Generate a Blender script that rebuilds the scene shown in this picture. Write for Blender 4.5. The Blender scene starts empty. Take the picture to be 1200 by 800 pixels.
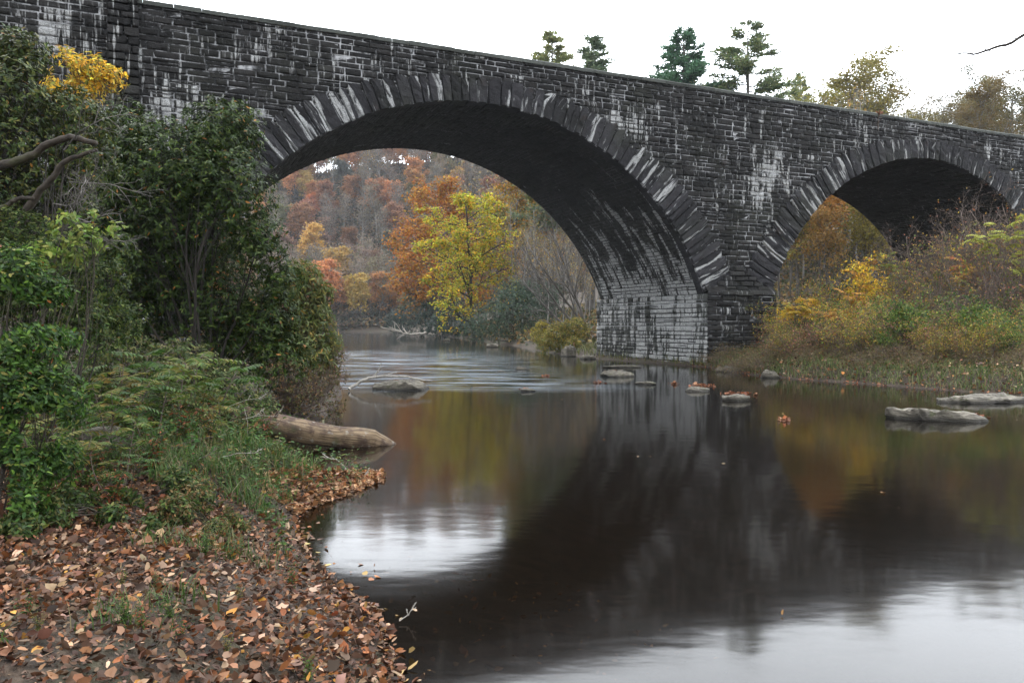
import bpy, math, random
import numpy as np
from mathutils import Matrix

# ------------------------------------------------------------------ camera, sky, sun, exposure
sc = bpy.context.scene
F_PX, PITCH, CAM_H = 902.4, 0.02249, 2.0
cam_d = bpy.data.cameras.new('camera')
cam = bpy.data.objects.new('camera', cam_d)
sc.collection.objects.link(cam)
cam.location = (0, 0, CAM_H)
cam.rotation_euler = (math.pi / 2 - PITCH, 0, 0)
cam_d.sensor_width = 36.0
cam_d.lens = F_PX / 1200 * 36.0
cam_d.clip_start, cam_d.clip_end = 0.1, 5000
sc.camera = cam

SUN_EL, SUN_AZ = math.radians(52), math.radians(-55)      # azimuth from +Y towards +X
world = bpy.data.worlds.new('World')
sc.world = world
world.use_nodes = True
wn = world.node_tree
wn.nodes.clear()
w_out = wn.nodes.new('ShaderNodeOutputWorld')
w_bg = wn.nodes.new('ShaderNodeBackground')
w_sky = wn.nodes.new('ShaderNodeTexSky')
w_sky.sky_type = 'NISHITA'
w_sky.sun_disc = False
w_sky.sun_elevation = SUN_EL
w_sky.sun_rotation = SUN_AZ
w_sky.dust_density = 4.0
# thick cloud cover over the blue: pale, brighter towards the zenith, with soft mottling
w_tc = wn.nodes.new('ShaderNodeTexCoord')
w_sep = wn.nodes.new('ShaderNodeSeparateXYZ')
w_noise = wn.nodes.new('ShaderNodeTexNoise')
w_noise.inputs['Scale'].default_value = 2.2
w_noise.inputs['Detail'].default_value = 5
w_map = wn.nodes.new('ShaderNodeMapRange')
w_map.inputs['From Min'].default_value = 0.0
w_map.inputs['From Max'].default_value = 0.28
w_map.interpolation_type = 'SMOOTHSTEP'
w_map.inputs['To Min'].default_value = 13.0
w_map.inputs['To Max'].default_value = 25.5
w_mul = wn.nodes.new('ShaderNodeMath'); w_mul.operation = 'MULTIPLY'
w_nm = wn.nodes.new('ShaderNodeMapRange')
w_nm.inputs['To Min'].default_value = 0.8
w_nm.inputs['To Max'].default_value = 1.2
w_vec = wn.nodes.new('ShaderNodeVectorMath'); w_vec.operation = 'SCALE'
w_vec.inputs[0].default_value = (0.93, 0.975, 1.03)
w_mix = wn.nodes.new('ShaderNodeMix'); w_mix.data_type = 'RGBA'
w_mix.inputs[0].default_value = 0.9
L = wn.links
L.new(w_tc.outputs['Generated'], w_sep.inputs[0])
L.new(w_tc.outputs['Generated'], w_noise.inputs['Vector'])
L.new(w_sep.outputs['Z'], w_map.inputs['Value'])
L.new(w_noise.outputs['Fac'], w_nm.inputs['Value'])
L.new(w_map.outputs[0], w_mul.inputs[0])
L.new(w_nm.outputs[0], w_mul.inputs[1])
w_dot = wn.nodes.new('ShaderNodeVectorMath'); w_dot.operation = 'DOT_PRODUCT'
w_dot.inputs[1].default_value = (0.28, 0.90, 0.33)
w_dm = wn.nodes.new('ShaderNodeMapRange'); w_dm.interpolation_type = 'SMOOTHSTEP'
w_dm.inputs['From Min'].default_value = 0.1
w_dm.inputs['From Max'].default_value = 0.95
w_dm.inputs['To Min'].default_value = 0.72
w_dm.inputs['To Max'].default_value = 1.8
w_mul2 = wn.nodes.new('ShaderNodeMath'); w_mul2.operation = 'MULTIPLY'
L.new(w_tc.outputs['Generated'], w_dot.inputs[0])
L.new(w_dot.outputs['Value'], w_dm.inputs['Value'])
L.new(w_mul.outputs[0], w_mul2.inputs[0]); L.new(w_dm.outputs[0], w_mul2.inputs[1])
L.new(w_mul2.outputs[0], w_vec.inputs['Scale'])
L.new(w_sky.outputs[0], w_mix.inputs[6])
L.new(w_vec.outputs[0], w_mix.inputs[7])
L.new(w_mix.outputs[2], w_bg.inputs['Color'])
w_bg.inputs['Strength'].default_value = 0.12
L.new(w_bg.outputs[0], w_out.inputs['Surface'])

sun_d = bpy.data.lights.new('sun', 'SUN')
sun_d.energy = 0.9
sun_d.angle = math.radians(14)
sun_d.color = (1.0, 0.97, 0.92)
sun = bpy.data.objects.new('sun', sun_d)
sc.collection.objects.link(sun)
sun.rotation_euler = (math.pi / 2 - SUN_EL, 0, -SUN_AZ + math.pi)
sun.location = (-20, 10, 60)

sc.view_settings.view_transform = 'Standard'
sc.view_settings.look = 'None'
sc.view_settings.exposure = 0.0
sc.view_settings.gamma = 1.0
sc.render.engine = 'CYCLES'
sc.cycles.use_denoising = True
sc.cycles.max_bounces = 8
sc.cycles.diffuse_bounces = 3
sc.cycles.glossy_bounces = 3
sc.cycles.transmission_bounces = 4
sc.cycles.transparent_max_bounces = 12
sc.cycles.volume_bounces = 0
sc.cycles.caustics_reflective = False
sc.cycles.caustics_refractive = False

# ------------------------------------------------------------------ small tools
col = sc.collection
rg = np.random.default_rng(7)


def at(px, py, Y):
    """the place a pixel of the 1200x800 survey photograph looks at, Y metres away"""
    x, u = (px - 600) / F_PX, (400 - py) / F_PX
    c, s = math.cos(PITCH), math.sin(PITCH)
    dy, dz = c + s * u, -s + c * u
    k = Y / dy
    return np.array([x * k, Y, CAM_H + dz * k])


def on_water(px, py, z=0.0):
    u = (400 - py) / F_PX
    c, s = math.cos(PITCH), math.sin(PITCH)
    dz = -s + c * u
    return at(px, py, (z - CAM_H) / dz * (c + s * u))


def ss(a, b, x):
    t = np.clip((np.asarray(x, float) - a) / (b - a), 0, 1)
    return t * t * (3 - 2 * t)


def vnoise(x, y, seed=0):
    """smooth value noise, vectorised, -1..1"""
    x, y = np.asarray(x, float), np.asarray(y, float)
    xi, yi = np.floor(x), np.floor(y)
    fx, fy = x - xi, y - yi
    fx, fy = fx * fx * (3 - 2 * fx), fy * fy * (3 - 2 * fy)

    def h(a, b):
        v = np.sin(a * 127.1 + b * 311.7 + seed * 74.7) * 43758.5453
        return v - np.floor(v)
    return 2 * ((h(xi, yi) * (1 - fx) + h(xi + 1, yi) * fx) * (1 - fy) +
                (h(xi, yi + 1) * (1 - fx) + h(xi + 1, yi + 1) * fx) * fy) - 1


def fbm(x, y, seed=0, o=3):
    r, a = 0, 1
    for i in range(o):
        r = r + a * vnoise(x * 2 ** i, y * 2 ** i, seed + i * 13)
        a *= 0.5
    return r / 1.75


class MB:
    """collects vertices, faces, colours and uvs, and links them as one mesh object"""

    def __init__(self):
        self.v, self.f3, self.f4, self.c, self.uv, self.n = [], [], [], [], [], 0

    def add(self, v, f3=None, f4=None, c=None, uv=None):
        v = np.asarray(v, float).reshape(-1, 3)
        m = len(v)
        if f3 is not None and len(f3):
            self.f3.append(np.asarray(f3, int).reshape(-1, 3) + self.n)
        if f4 is not None and len(f4):
            self.f4.append(np.asarray(f4, int).reshape(-1, 4) + self.n)
        c = np.ones((m, 3)) if c is None else np.broadcast_to(np.asarray(c, float), (m, 3))
        uv = np.zeros((m, 2)) if uv is None else np.asarray(uv, float)
        self.v.append(v); self.c.append(c); self.uv.append(uv); self.n += m

    def build(self, name, mat, parent=None, smooth=True):
        v = np.concatenate(self.v)
        f3 = np.concatenate(self.f3) if self.f3 else np.zeros((0, 3), int)
        f4 = np.concatenate(self.f4) if self.f4 else np.zeros((0, 4), int)
        me = bpy.data.meshes.new(name)
        me.vertices.add(len(v)); me.vertices.foreach_set('co', v.ravel())
        nl = f3.size + f4.size
        me.loops.add(nl)
        li = np.concatenate([f3.ravel(), f4.ravel()]).astype(np.int32)
        me.loops.foreach_set('vertex_index', li)
        npoly = len(f3) + len(f4)
        me.polygons.add(npoly)
        st = np.concatenate([np.arange(len(f3)) * 3, f3.size + np.arange(len(f4)) * 4]).astype(np.int32)
        me.polygons.foreach_set('loop_start', st)
        me.polygons.foreach_set('use_smooth', np.full(npoly, smooth))
        me.update(calc_edges=True)
        c = np.concatenate(self.c)
        a = me.color_attributes.new('Col', 'FLOAT_COLOR', 'POINT')
        a.data.foreach_set('color', np.concatenate([c, np.ones((len(c), 1))], 1).ravel().astype(np.float32))
        uv = np.concatenate(self.uv)
        ul = me.uv_layers.new(name='UVMap')
        ul.data.foreach_set('uv', uv[li].ravel().astype(np.float32))
        me.validate()
        me.materials.append(mat)
        o = bpy.data.objects.new(name, me)
        col.objects.link(o)
        if parent is not None:
            o.parent = parent
        return o


def thing(name, label, cat, loc=(0, 0, 0), rz=0, group=None):
    o = bpy.data.objects.new(name, None)
    o.empty_display_size = 0.3
    col.objects.link(o)
    o.location = loc
    o.rotation_euler = (0, 0, rz)
    o['label'] = label
    o['category'] = cat
    if group:
        o['group'] = group
    return o


def tag(o, label=None, cat=None, group=None, kind=None):
    for k, v in (('label', label), ('category', cat), ('group', group), ('kind', kind)):
        if v:
            o[k] = v
    return o


def dup(root, loc, rz=0, scale=1, label=None, group=None, tint=None, cat=None):
    r = root.copy(); col.objects.link(r)
    r.location = loc; r.rotation_euler = (0, 0, rz)
    r.scale = (scale,) * 3 if np.isscalar(scale) else scale
    if label: r['label'] = label
    if group: r['group'] = group
    if cat: r['category'] = cat
    if tint is not None: r.color = (*tint, 1)
    for ch in list(root.children):
        c = ch.copy(); col.objects.link(c); c.parent = r
        if tint is not None and 'crown' in ch.name or tint is not None and 'foliage' in ch.name:
            c.color = (*tint, 1)
        for g in ch.children:
            d = g.copy(); col.objects.link(d); d.parent = c
    return r


# ------------------------------------------------------------------ materials
def nm(name):
    m = bpy.data.materials.new(name)
    m.use_nodes = True
    t = m.node_tree
    return m, t, t.nodes['Principled BSDF'], t.nodes['Material Output']


class NT:
    """short hand for nodes"""

    def __init__(self, t): self.t = t

    def n(self, typ, **kw):
        x = self.t.nodes.new(typ)
        for k, v in kw.items():
            setattr(x, k, v)
        return x

    def l(self, a, b): self.t.links.new(a, b)

    def math(self, op, a, b=None, clamp=False):
        x = self.n('ShaderNodeMath', operation=op, use_clamp=clamp)
        for i, s in enumerate((a, b)):
            if s is None: continue
            if isinstance(s, (int, float)): x.inputs[i].default_value = s
            else: self.l(s, x.inputs[i])
        return x.outputs[0]

    def rng(self, v, a, b, c=0.0, d=1.0, smooth=True):
        x = self.n('ShaderNodeMapRange', interpolation_type='SMOOTHSTEP' if smooth else 'LINEAR')
        self.l(v, x.inputs[0])
        for i, q in zip((1, 2, 3, 4), (a, b, c, d)): x.inputs[i].default_value = q
        return x.outputs[0]

    def noise(self, vec, scale, detail=4, rough=0.55, vscale=None):
        x = self.n('ShaderNodeTexNoise')
        x.inputs['Scale'].default_value = scale
        x.inputs['Detail'].default_value = detail
        x.inputs['Roughness'].default_value = rough
        if vscale is not None:
            mp = self.n('ShaderNodeMapping')
            mp.inputs['Scale'].default_value = vscale
            self.l(vec, mp.inputs['Vector']); vec = mp.outputs[0]
        if vec is not None: self.l(vec, x.inputs['Vector'])
        return x.outputs['Fac']

    def mix(self, f, a, b, mode='MIX'):
        x = self.n('ShaderNodeMix', data_type='RGBA', blend_type=mode)
        for i, s in ((0, f), (6, a), (7, b)):
            if isinstance(s, (int, float)): x.inputs[i].default_value = s
            elif isinstance(s, tuple): x.inputs[i].default_value = (*s, 1)
            else: self.l(s, x.inputs[i])
        return x.outputs[2]

    def bump(self, h, strength=0.5, dist=0.05):
        x = self.n('ShaderNodeBump')
        x.inputs['Strength'].default_value = strength
        x.inputs['Distance'].default_value = dist
        self.l(h, x.inputs['Height'])
        return x.outputs[0]


def stone_mat(name, white=1.0, dark=(0.0085, 0.0082, 0.0084), light=(0.052, 0.049, 0.047), streak=(5.0, 0.55, 1.0)):
    """rock-faced stone: Col.r = tone of the stone, Col.g = how much lime has leached there"""
    m, t, b, out = nm(name)
    g = NT(t)
    uv = g.n('ShaderNodeUVMap', uv_map='UVMap').outputs[0]
    obj = g.n('ShaderNodeTexCoord').outputs['Object']
    at_ = g.n('ShaderNodeAttribute', attribute_name='Col')
    sep = g.n('ShaderNodeSeparateColor'); g.l(at_.outputs['Color'], sep.inputs[0])
    tone, lime = sep.outputs[0], sep.outputs[1]
    n1 = g.noise(obj, 5.0, 6, 0.65)
    n2 = g.noise(obj, 26.0, 5, 0.6)
    n3 = g.noise(obj, 0.35, 3)
    f = g.math('ADD', g.math('MULTIPLY', tone, 0.55), g.math('MULTIPLY', n1, 0.45))
    base = g.mix(f, dark, light)
    base = g.mix(g.rng(n3, 0.45, 0.7, 0, 0.6), base, g.mix(tone, (0.018, 0.019, 0.014), (0.055, 0.058, 0.044)))  # greenish weathering
    base = g.mix(g.rng(g.noise(obj, 1.3, 4), 0.62, 0.72, 0, 0.5), base, (0.048, 0.034, 0.03))                 # rusty stains
    # lime runs
    s1 = g.noise(uv, 1.0, 5, 0.6, streak)
    s2 = g.noise(uv, 1.0, 3, 0.6, (streak[0] * 2.6, streak[1] * 1.3, 1))
    big = g.noise(uv, 0.33, 3, 0.6)
    th = g.math('ADD', g.math('MULTIPLY', lime, 0.34 * white), g.math('MULTIPLY', g.rng(big, 0.4, 0.75), 0.10 * white))
    w = g.math('ADD', g.math('ADD', g.math('MULTIPLY', s1, 0.7), g.math('MULTIPLY', s2, 0.3)), th)
    wm = g.math('MULTIPLY', g.rng(w, 0.665, 0.735), g.rng(n2, 0.3, 0.62, 0.35, 1.0))
    base = g.mix(wm, base, g.mix(n1, (0.42, 0.42, 0.41), (0.80, 0.80, 0.79)))
    g.l(base, b.inputs['Base Color'])
    b.inputs['Roughness'].default_value = 0.62
    b.inputs['Specular IOR Level'].default_value = 0.12
    h = g.math('ADD', g.math('MULTIPLY', n1, 1.0), g.math('MULTIPLY', n2, 0.35))
    g.l(g.bump(h, 0.9, 0.10), b.inputs['Normal'])
    return m


def mortar_mat(name, lo=(0.03, 0.03, 0.03), hi=(0.58, 0.58, 0.59)):
    m, t, b, out = nm(name)
    g = NT(t)
    uv = g.n('ShaderNodeUVMap', uv_map='UVMap').outputs[0]
    n1 = g.noise(uv, 0.5, 4, 0.6)
    n2 = g.noise(uv, 3.5, 4, 0.7)
    f = g.math('ADD', g.math('MULTIPLY', n1, 0.5), g.math('MULTIPLY', n2, 0.5))
    g.l(g.mix(g.rng(f, 0.44, 0.60), lo, hi), b.inputs['Base Color'])
    b.inputs['Roughness'].default_value = 0.9
    return m


def leaf_mat(name, rough=0.5, spec=0.4, trans=0.3, tint=False, gain=1.0):
    m, t, b, out = nm(name)
    g = NT(t)
    c = g.n('ShaderNodeAttribute', attribute_name='Col').outputs['Color']
    if tint:
        oi = g.n('ShaderNodeObjectInfo')
        c = g.mix(1.0, c, oi.outputs['Color'], 'MULTIPLY')
    pos = g.n('ShaderNodeTexCoord').outputs['Object']
    nz = g.noise(pos, 14.0, 3)
    c = g.mix(1.0, c, g.mix(nz, (0.62 * gain,) * 3, (1.38 * gain,) * 3), 'MULTIPLY')
    g.l(c, b.inputs['Base Color'])
    b.inputs['Roughness'].default_value = rough
    b.inputs['Specular IOR Level'].default_value = spec
    if trans > 0:
        tr = g.n('ShaderNodeBsdfTranslucent')
        g.l(c, tr.inputs['Color'])
        mx = g.n('ShaderNodeMixShader'); mx.inputs[0].default_value = trans
        g.l(b.outputs[0], mx.inputs[1]); g.l(tr.outputs[0], mx.inputs[2])
        g.l(mx.outputs[0], out.inputs['Surface'])
    return m


def bark_mat(name, a, b_, scale=6.0, vs=(1, 1, 0.25), moss=None, bumpd=0.03):
    m, t, b, out = nm(name)
    g = NT(t)
    obj = g.n('ShaderNodeTexCoord').outputs['Object']
    n1 = g.noise(obj, scale, 6, 0.65, vs)
    c = g.mix(g.rng(n1, 0.3, 0.7), a, b_)
    if moss:
        c = g.mix(g.rng(g.noise(obj, 2.2, 4), 0.52, 0.66, 0, 0.8), c, moss)
    g.l(c, b.inputs['Base Color'])
    b.inputs['Roughness'].default_value = 0.85
    g.l(g.bump(n1, 0.8, bumpd), b.inputs['Normal'])
    return m


M = {}
M['stone'] = stone_mat('wall stone')
M['ring'] = stone_mat('voussoir stone', white=0.74, dark=(0.012, 0.0115, 0.0125), light=(0.066, 0.063, 0.068), streak=(8.0, 0.9, 1))
M['soffit'] = stone_mat('soffit stone', white=0.8, dark=(0.016, 0.016, 0.015), light=(0.06, 0.059, 0.055), streak=(2.2, 0.35, 1))
M['pier'] = stone_mat('pier stone', white=1.0, dark=(0.035, 0.036, 0.033), light=(0.13, 0.135, 0.12), streak=(3.4, 0.5, 1))
M['coping'] = stone_mat('coping stone', white=0.5, dark=(0.07, 0.075, 0.068), light=(0.19, 0.2, 0.18))
M['mortar'] = mortar_mat('lime mortar')
M['mortar_dark'] = mortar_mat('dark mortar', (0.02, 0.02, 0.02), (0.13, 0.13, 0.125))  # darker joint colour for the vaults and the road deck
M['leaf'] = leaf_mat('thin leaf', 0.55, 0.2, 0.35, gain=1.15)
M['waxy_leaf'] = leaf_mat('waxy leaf', 0.42, 0.2, 0.2, gain=1.3)
M['dry_leaf'] = leaf_mat('dry fallen leaf', 0.6, 0.25, 0.1)
M['tree_leaf'] = leaf_mat('tree leaf', 0.7, 0.2, 0.35, tint=True)
M['grass'] = leaf_mat('grass blade', 0.5, 0.3, 0.3)
M['bark'] = bark_mat('grey bark', (0.06, 0.052, 0.045), (0.2, 0.18, 0.16), 5)
M['bark_pale'] = bark_mat('pale bark', (0.16, 0.15, 0.14), (0.38, 0.36, 0.33), 4)
M['bark_moss'] = bark_mat('mossy bark', (0.025, 0.019, 0.014), (0.075, 0.058, 0.042), 12, (1, 1, 1), (0.07, 0.075, 0.03), 0.02)
M['bark_dark'] = bark_mat('shaded bark', (0.014, 0.011, 0.009), (0.045, 0.036, 0.028), 12)  # shade inside the bushes is painted into this darker bark colour
M['twig'] = bark_mat('twig bark', (0.08, 0.055, 0.045), (0.22, 0.17, 0.14), 18)
M['dead_wood'] = bark_mat('bleached dead wood', (0.3, 0.27, 0.23), (0.55, 0.5, 0.44), 14)

# ------------------------------------------------------------------ the lie of the land
left_bank = [(1.6, 0.3), (0.35, 2.0), (-0.35, 3.4), (-0.66, 4.3), (-0.93, 5.2), (-1.42, 6.0), (-1.92, 6.9), (-2.2, 7.7), (-2.24, 8.2),
             (-2.02, 8.8), (-1.66, 9.75), (-1.74, 10.3), (-2.15, 10.2), (-2.55, 9.6), (-2.95, 9.9), (-3.3, 10.9), (-3.9, 12.4),
             (-3.9, 14.6), (-4.0, 17), (-4.6, 21), (-6.0, 27), (-9.2, 38), (-15, 58), (-26, 90), (-46, 130), (-90, 168), (-200, 200), (-420, 230)]
right_bank = [(-420, 262), (-200, 236), (-90, 214), (-34, 196), (-17, 160), (-7.4, 108), (-0.2, 73), (2.3, 55), (4.0, 47), (4.9, 44.5),
              (9.0, 35.6), (9.4, 32.5), (9.3, 30.3), (10.4, 27.6), (11.7, 26), (12.8, 23.6), (14.2, 21.6), (20, 18.5), (34, 12), (60, -4), (80, -40)]
back = [(80, -90), (30, -60), (14, -24), (5, -5)]
RIVER = np.array(left_bank + right_bank + back)


def river_d(x, y):
    """signed distance to the water's edge: positive on land"""
    x, y = np.atleast_1d(np.asarray(x, float)), np.atleast_1d(np.asarray(y, float))
    best = np.full(x.shape, 1e9)
    inside = np.zeros(x.shape, bool)
    n = len(RIVER)
    for i in range(n):
        ax, ay = RIVER[i]; bx, by = RIVER[(i + 1) % n]
        ex, ey = bx - ax, by - ay
        u = np.clip(((x - ax) * ex + (y - ay) * ey) / (ex * ex + ey * ey), 0, 1)
        best = np.minimum(best, (x - ax - u * ex) ** 2 + (y - ay - u * ey) ** 2)
        if ay != by:
            c = ((ay > y) != (by > y)) & (x < (bx - ax) * (y - ay) / (by - ay) + ax)
            inside ^= c
    d = np.sqrt(best)
    return np.where(inside, -d, d)


def mid_river(y):
    return np.interp(y, [-60, -20, 0, 10, 20, 36, 60, 90, 130, 170, 200], [30, 20, 8, 6, 5, 2, -5, -16, -30, -60, -120])


def ground_z(x, y):
    x, y = np.atleast_1d(np.asarray(x, float)), np.atleast_1d(np.asarray(y, float))
    d = river_d(x, y)
    dw = d + 0.10 * fbm(x * 1.7, y * 1.7, 3) * ss(0, 1, np.abs(d) + 0.2) * ss(80, 20, y)
    land_l = 0.40 * ss(0.0, 1.3, dw) + 0.10 * np.clip(dw - 0.8, 0, 3) + 0.30 * np.clip(dw - 3.2, 0, 14) * ss(2, 9, y)
    land_r = 0.35 * ss(0.0, 0.9, dw) + 0.17 * np.clip(dw - 0.5, 0, 14)
    land_l = land_l + .30 * np.exp(-((x + 3.1) ** 2 / .9 + (y - 8.6) ** 2 / 2.2)) * ss(0, .35, dw) + .05 * fbm(x * 2.3, y * 2.3, 33) * ss(0, .6, dw)
    side = ss(-2, 2, x - mid_river(y))
    z = land_l * (1 - side) + land_r * side
    # hills: the far wooded slope, and the rise behind the bridge on the right
    far = 71 * ss(0, 150, d - 6 + 0.0 * x) * ss(170, 250, y + 0.15 * x)
    right = 22 * ss(10, 90, d) * ss(40, 75, y - 0.25 * x) * side * ss(230, 190, y)
    far = far * (1 - .55 * ss(.2, .5, x / np.maximum(y, 1)))
    z = z + np.where(d > 0, np.maximum(far, right) + 6 * fbm(x / 40, y / 40, 5) * ss(12, 60, d) * ss(60, 120, y), 0)
    z = z + np.where(d > 0, 0.05 * fbm(x * 1.1, y * 1.1, 9) * ss(0, 1, d), 0)
    bed = -np.clip(0.24 * -dw, 0, 0.95) + 0.06 * fbm(x * 1.5, y * 1.5, 21) * ss(0, .8, -dw)
    return np.where(dw > 0, z, bed)


def gz(x, y):
    return float(ground_z(x, y)[0])


u = np.linspace(-1, 1, 420)
warp = lambda a, k, m: m * np.sinh(a * k) / math.sinh(k)
gx = warp(u, 7.0, 620) - 1.5
v_ = np.linspace(-1, 1, 500)
gy = warp(v_, 6.8, 620) + 7
GX, GY = np.meshgrid(gx, gy)
GZ = ground_z(GX.ravel(), GY.ravel()).reshape(GX.shape)
ny, nx = GX.shape
idx = np.arange(nx * ny).reshape(ny, nx)
quads = np.stack([idx[:-1, :-1], idx[:-1, 1:], idx[1:, 1:], idx[1:, :-1]], -1).reshape(-1, 4)

m, t, b, out = nm('earth')
g = NT(t)
pos = g.n('ShaderNodeNewGeometry').outputs['Position']
a1 = g.noise(pos, 0.9, 6, 0.65)
a2 = g.noise(pos, 14, 5, 0.7)
sepz = g.n('ShaderNodeSeparateXYZ'); g.l(pos, sepz.inputs[0])
c = g.mix(g.rng(a2, 0.35, 0.65), (0.024, 0.017, 0.012), (0.085, 0.056, 0.036))
c = g.mix(g.rng(a1, 0.5, 0.65, 0, 0.7), c, (0.045, 0.055, 0.02))
vor = g.n('ShaderNodeTexVoronoi'); vor.inputs['Scale'].default_value = 6.5
g.l(pos, vor.inputs['Vector'])
hs = g.n('ShaderNodeSeparateColor'); g.l(vor.outputs['Color'], hs.inputs[0])
pebble = g.mix(hs.outputs[0], (0.035, 0.022, 0.012), (0.17, 0.10, 0.045))
pebble = g.mix(g.rng(vor.outputs['Distance'], 0.0, 0.09), pebble, g.mix(0.5, pebble, (0.03, 0.02, 0.012)))
c = g.mix(g.rng(sepz.outputs[2], -0.06, 0.0), pebble, c)
g.l(c, b.inputs['Base Color'])
b.inputs['Roughness'].default_value = 0.9
g.l(g.bump(a2, 0.8, 0.05), b.inputs['Normal'])
M['earth'] = m
mb = MB()
mb.add(np.stack([GX, GY, GZ], -1), f4=quads)
tag(mb.build('ground', M['earth']), kind='structure')

# ------------------------------------------------------------------ water
m, t, b, out = nm('river water')
g = NT(t)
pos = g.n('ShaderNodeNewGeometry').outputs['Position']
ats = g.n('ShaderNodeAttribute', attribute_name='Col')
sp = g.n('ShaderNodeSeparateColor'); g.l(ats.outputs['Color'], sp.inputs[0])
foam_area = sp.outputs[0]
str1 = g.noise(pos, 1.0, 5, 0.6, (0.42, 0.95, 1))
str2 = g.noise(pos, 1.0, 4, 0.6, (0.22, 1.9, 1))
fo = g.math('ADD', g.math('MULTIPLY', str1, 0.55), g.math('MULTIPLY', str2, 0.45))
foam = g.math('MULTIPLY', g.rng(fo, 0.43, 0.60), foam_area, clamp=True)
bmp = g.math('ADD', g.math('MULTIPLY', g.noise(pos, 1.0, 3, 0.5, (0.5, 1.1, 1)), g.math('ADD', g.math('MULTIPLY', foam_area, 1.0), 0.045)),
             g.math('MULTIPLY', g.noise(pos, 1.0, 2, 0.5, (3.0, 6.5, 1)), 0.006))
nrm = g.bump(bmp, 0.35, 0.25)
glo = g.n('ShaderNodeBsdfAnisotropic'); glo.inputs['Roughness'].default_value = 0.085
glo.inputs['Color'].default_value = (0.98, 0.98, 0.98, 1)
g.l(nrm, glo.inputs['Normal'])
tra = g.n('ShaderNodeBsdfTransparent'); tra.inputs['Color'].default_value = (0.25, 0.165, 0.08, 1)
frn = g.n('ShaderNodeFresnel'); frn.inputs['IOR'].default_value = 1.42
dif = g.n('ShaderNodeBsdfDiffuse'); dif.inputs['Color'].default_value = (0.009, 0.006, 0.0025, 1)
body = g.n('ShaderNodeMixShader'); body.inputs[0].default_value = 0.35
g.l(tra.outputs[0], body.inputs[1]); g.l(dif.outputs[0], body.inputs[2])
mx = g.n('ShaderNodeMixShader')
g.l(frn.outputs[0], mx.inputs[0]); g.l(body.outputs[0], mx.inputs[1]); g.l(glo.outputs[0], mx.inputs[2])
fd = g.n('ShaderNodeBsdfDiffuse'); fd.inputs['Color'].default_value = (0.50, 0.56, 0.62, 1)
mf = g.n('ShaderNodeMixShader')
g.l(g.math('MULTIPLY', foam, 0.8), mf.inputs[0]); g.l(mx.outputs[0], mf.inputs[1]); g.l(fd.outputs[0], mf.inputs[2])
g.l(mf.outputs[0], out.inputs['Surface'])
M['water'] = m

ux = warp(np.linspace(-1, 1, 260), 5.2, 450)
uy = warp(np.linspace(-1, 1, 320), 4.6, 400) + 30
WX, WY = np.meshgrid(ux, uy)
keep = river_d(WX.ravel(), WY.ravel()).reshape(WX.shape) < 2.5


def foam_amount(x, y):
    a = ss(22, 25, y) * ss(66, 36, y) * ss(5, -2, x + (y - 26) * 0.12) * 1.0
    a = a * (0.6 + 0.4 * fbm(x * .3, y * .15, 4))
    return np.clip(a, 0, 1)


FA = foam_amount(WX, WY)
WZ = 0.05 * ss(24.5, 29, WY) * FA * (1 + fbm(WX * 0.6, WY * 0.8, 8, 2))
ny, nx = WX.shape
idx = np.arange(nx * ny).reshape(ny, nx)
q = np.stack([idx[:-1, :-1], idx[:-1, 1:], idx[1:, 1:], idx[1:, :-1]], -1)
kk = keep[:-1, :-1] | keep[1:, 1:] | keep[:-1, 1:] | keep[1:, :-1]
q = q[kk].reshape(-1, 4)
mb = MB()
mb.add(np.stack([WX, WY, WZ], -1), f4=q, c=np.stack([FA.ravel(), FA.ravel() * 0, FA.ravel() * 0], -1))
tag(mb.build('river_water', M['water']), kind='structure')

# ------------------------------------------------------------------ the bridge
TH, BD, BX0 = 1.15177, 36.4, 9.088
R, ZC, ZS, WID, SPAN, ZT = 12.01, -0.9465, 3.4527, 9.695, 26.42, 13.124
CEN = [-11.225, -11.225 + SPAN]
bridge = thing('stone_bridge', 'dark lime-stained stone bridge with two round arches crossing the river', 'bridge',
               (BX0, BD, 0), math.pi / 2 - TH)


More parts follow.
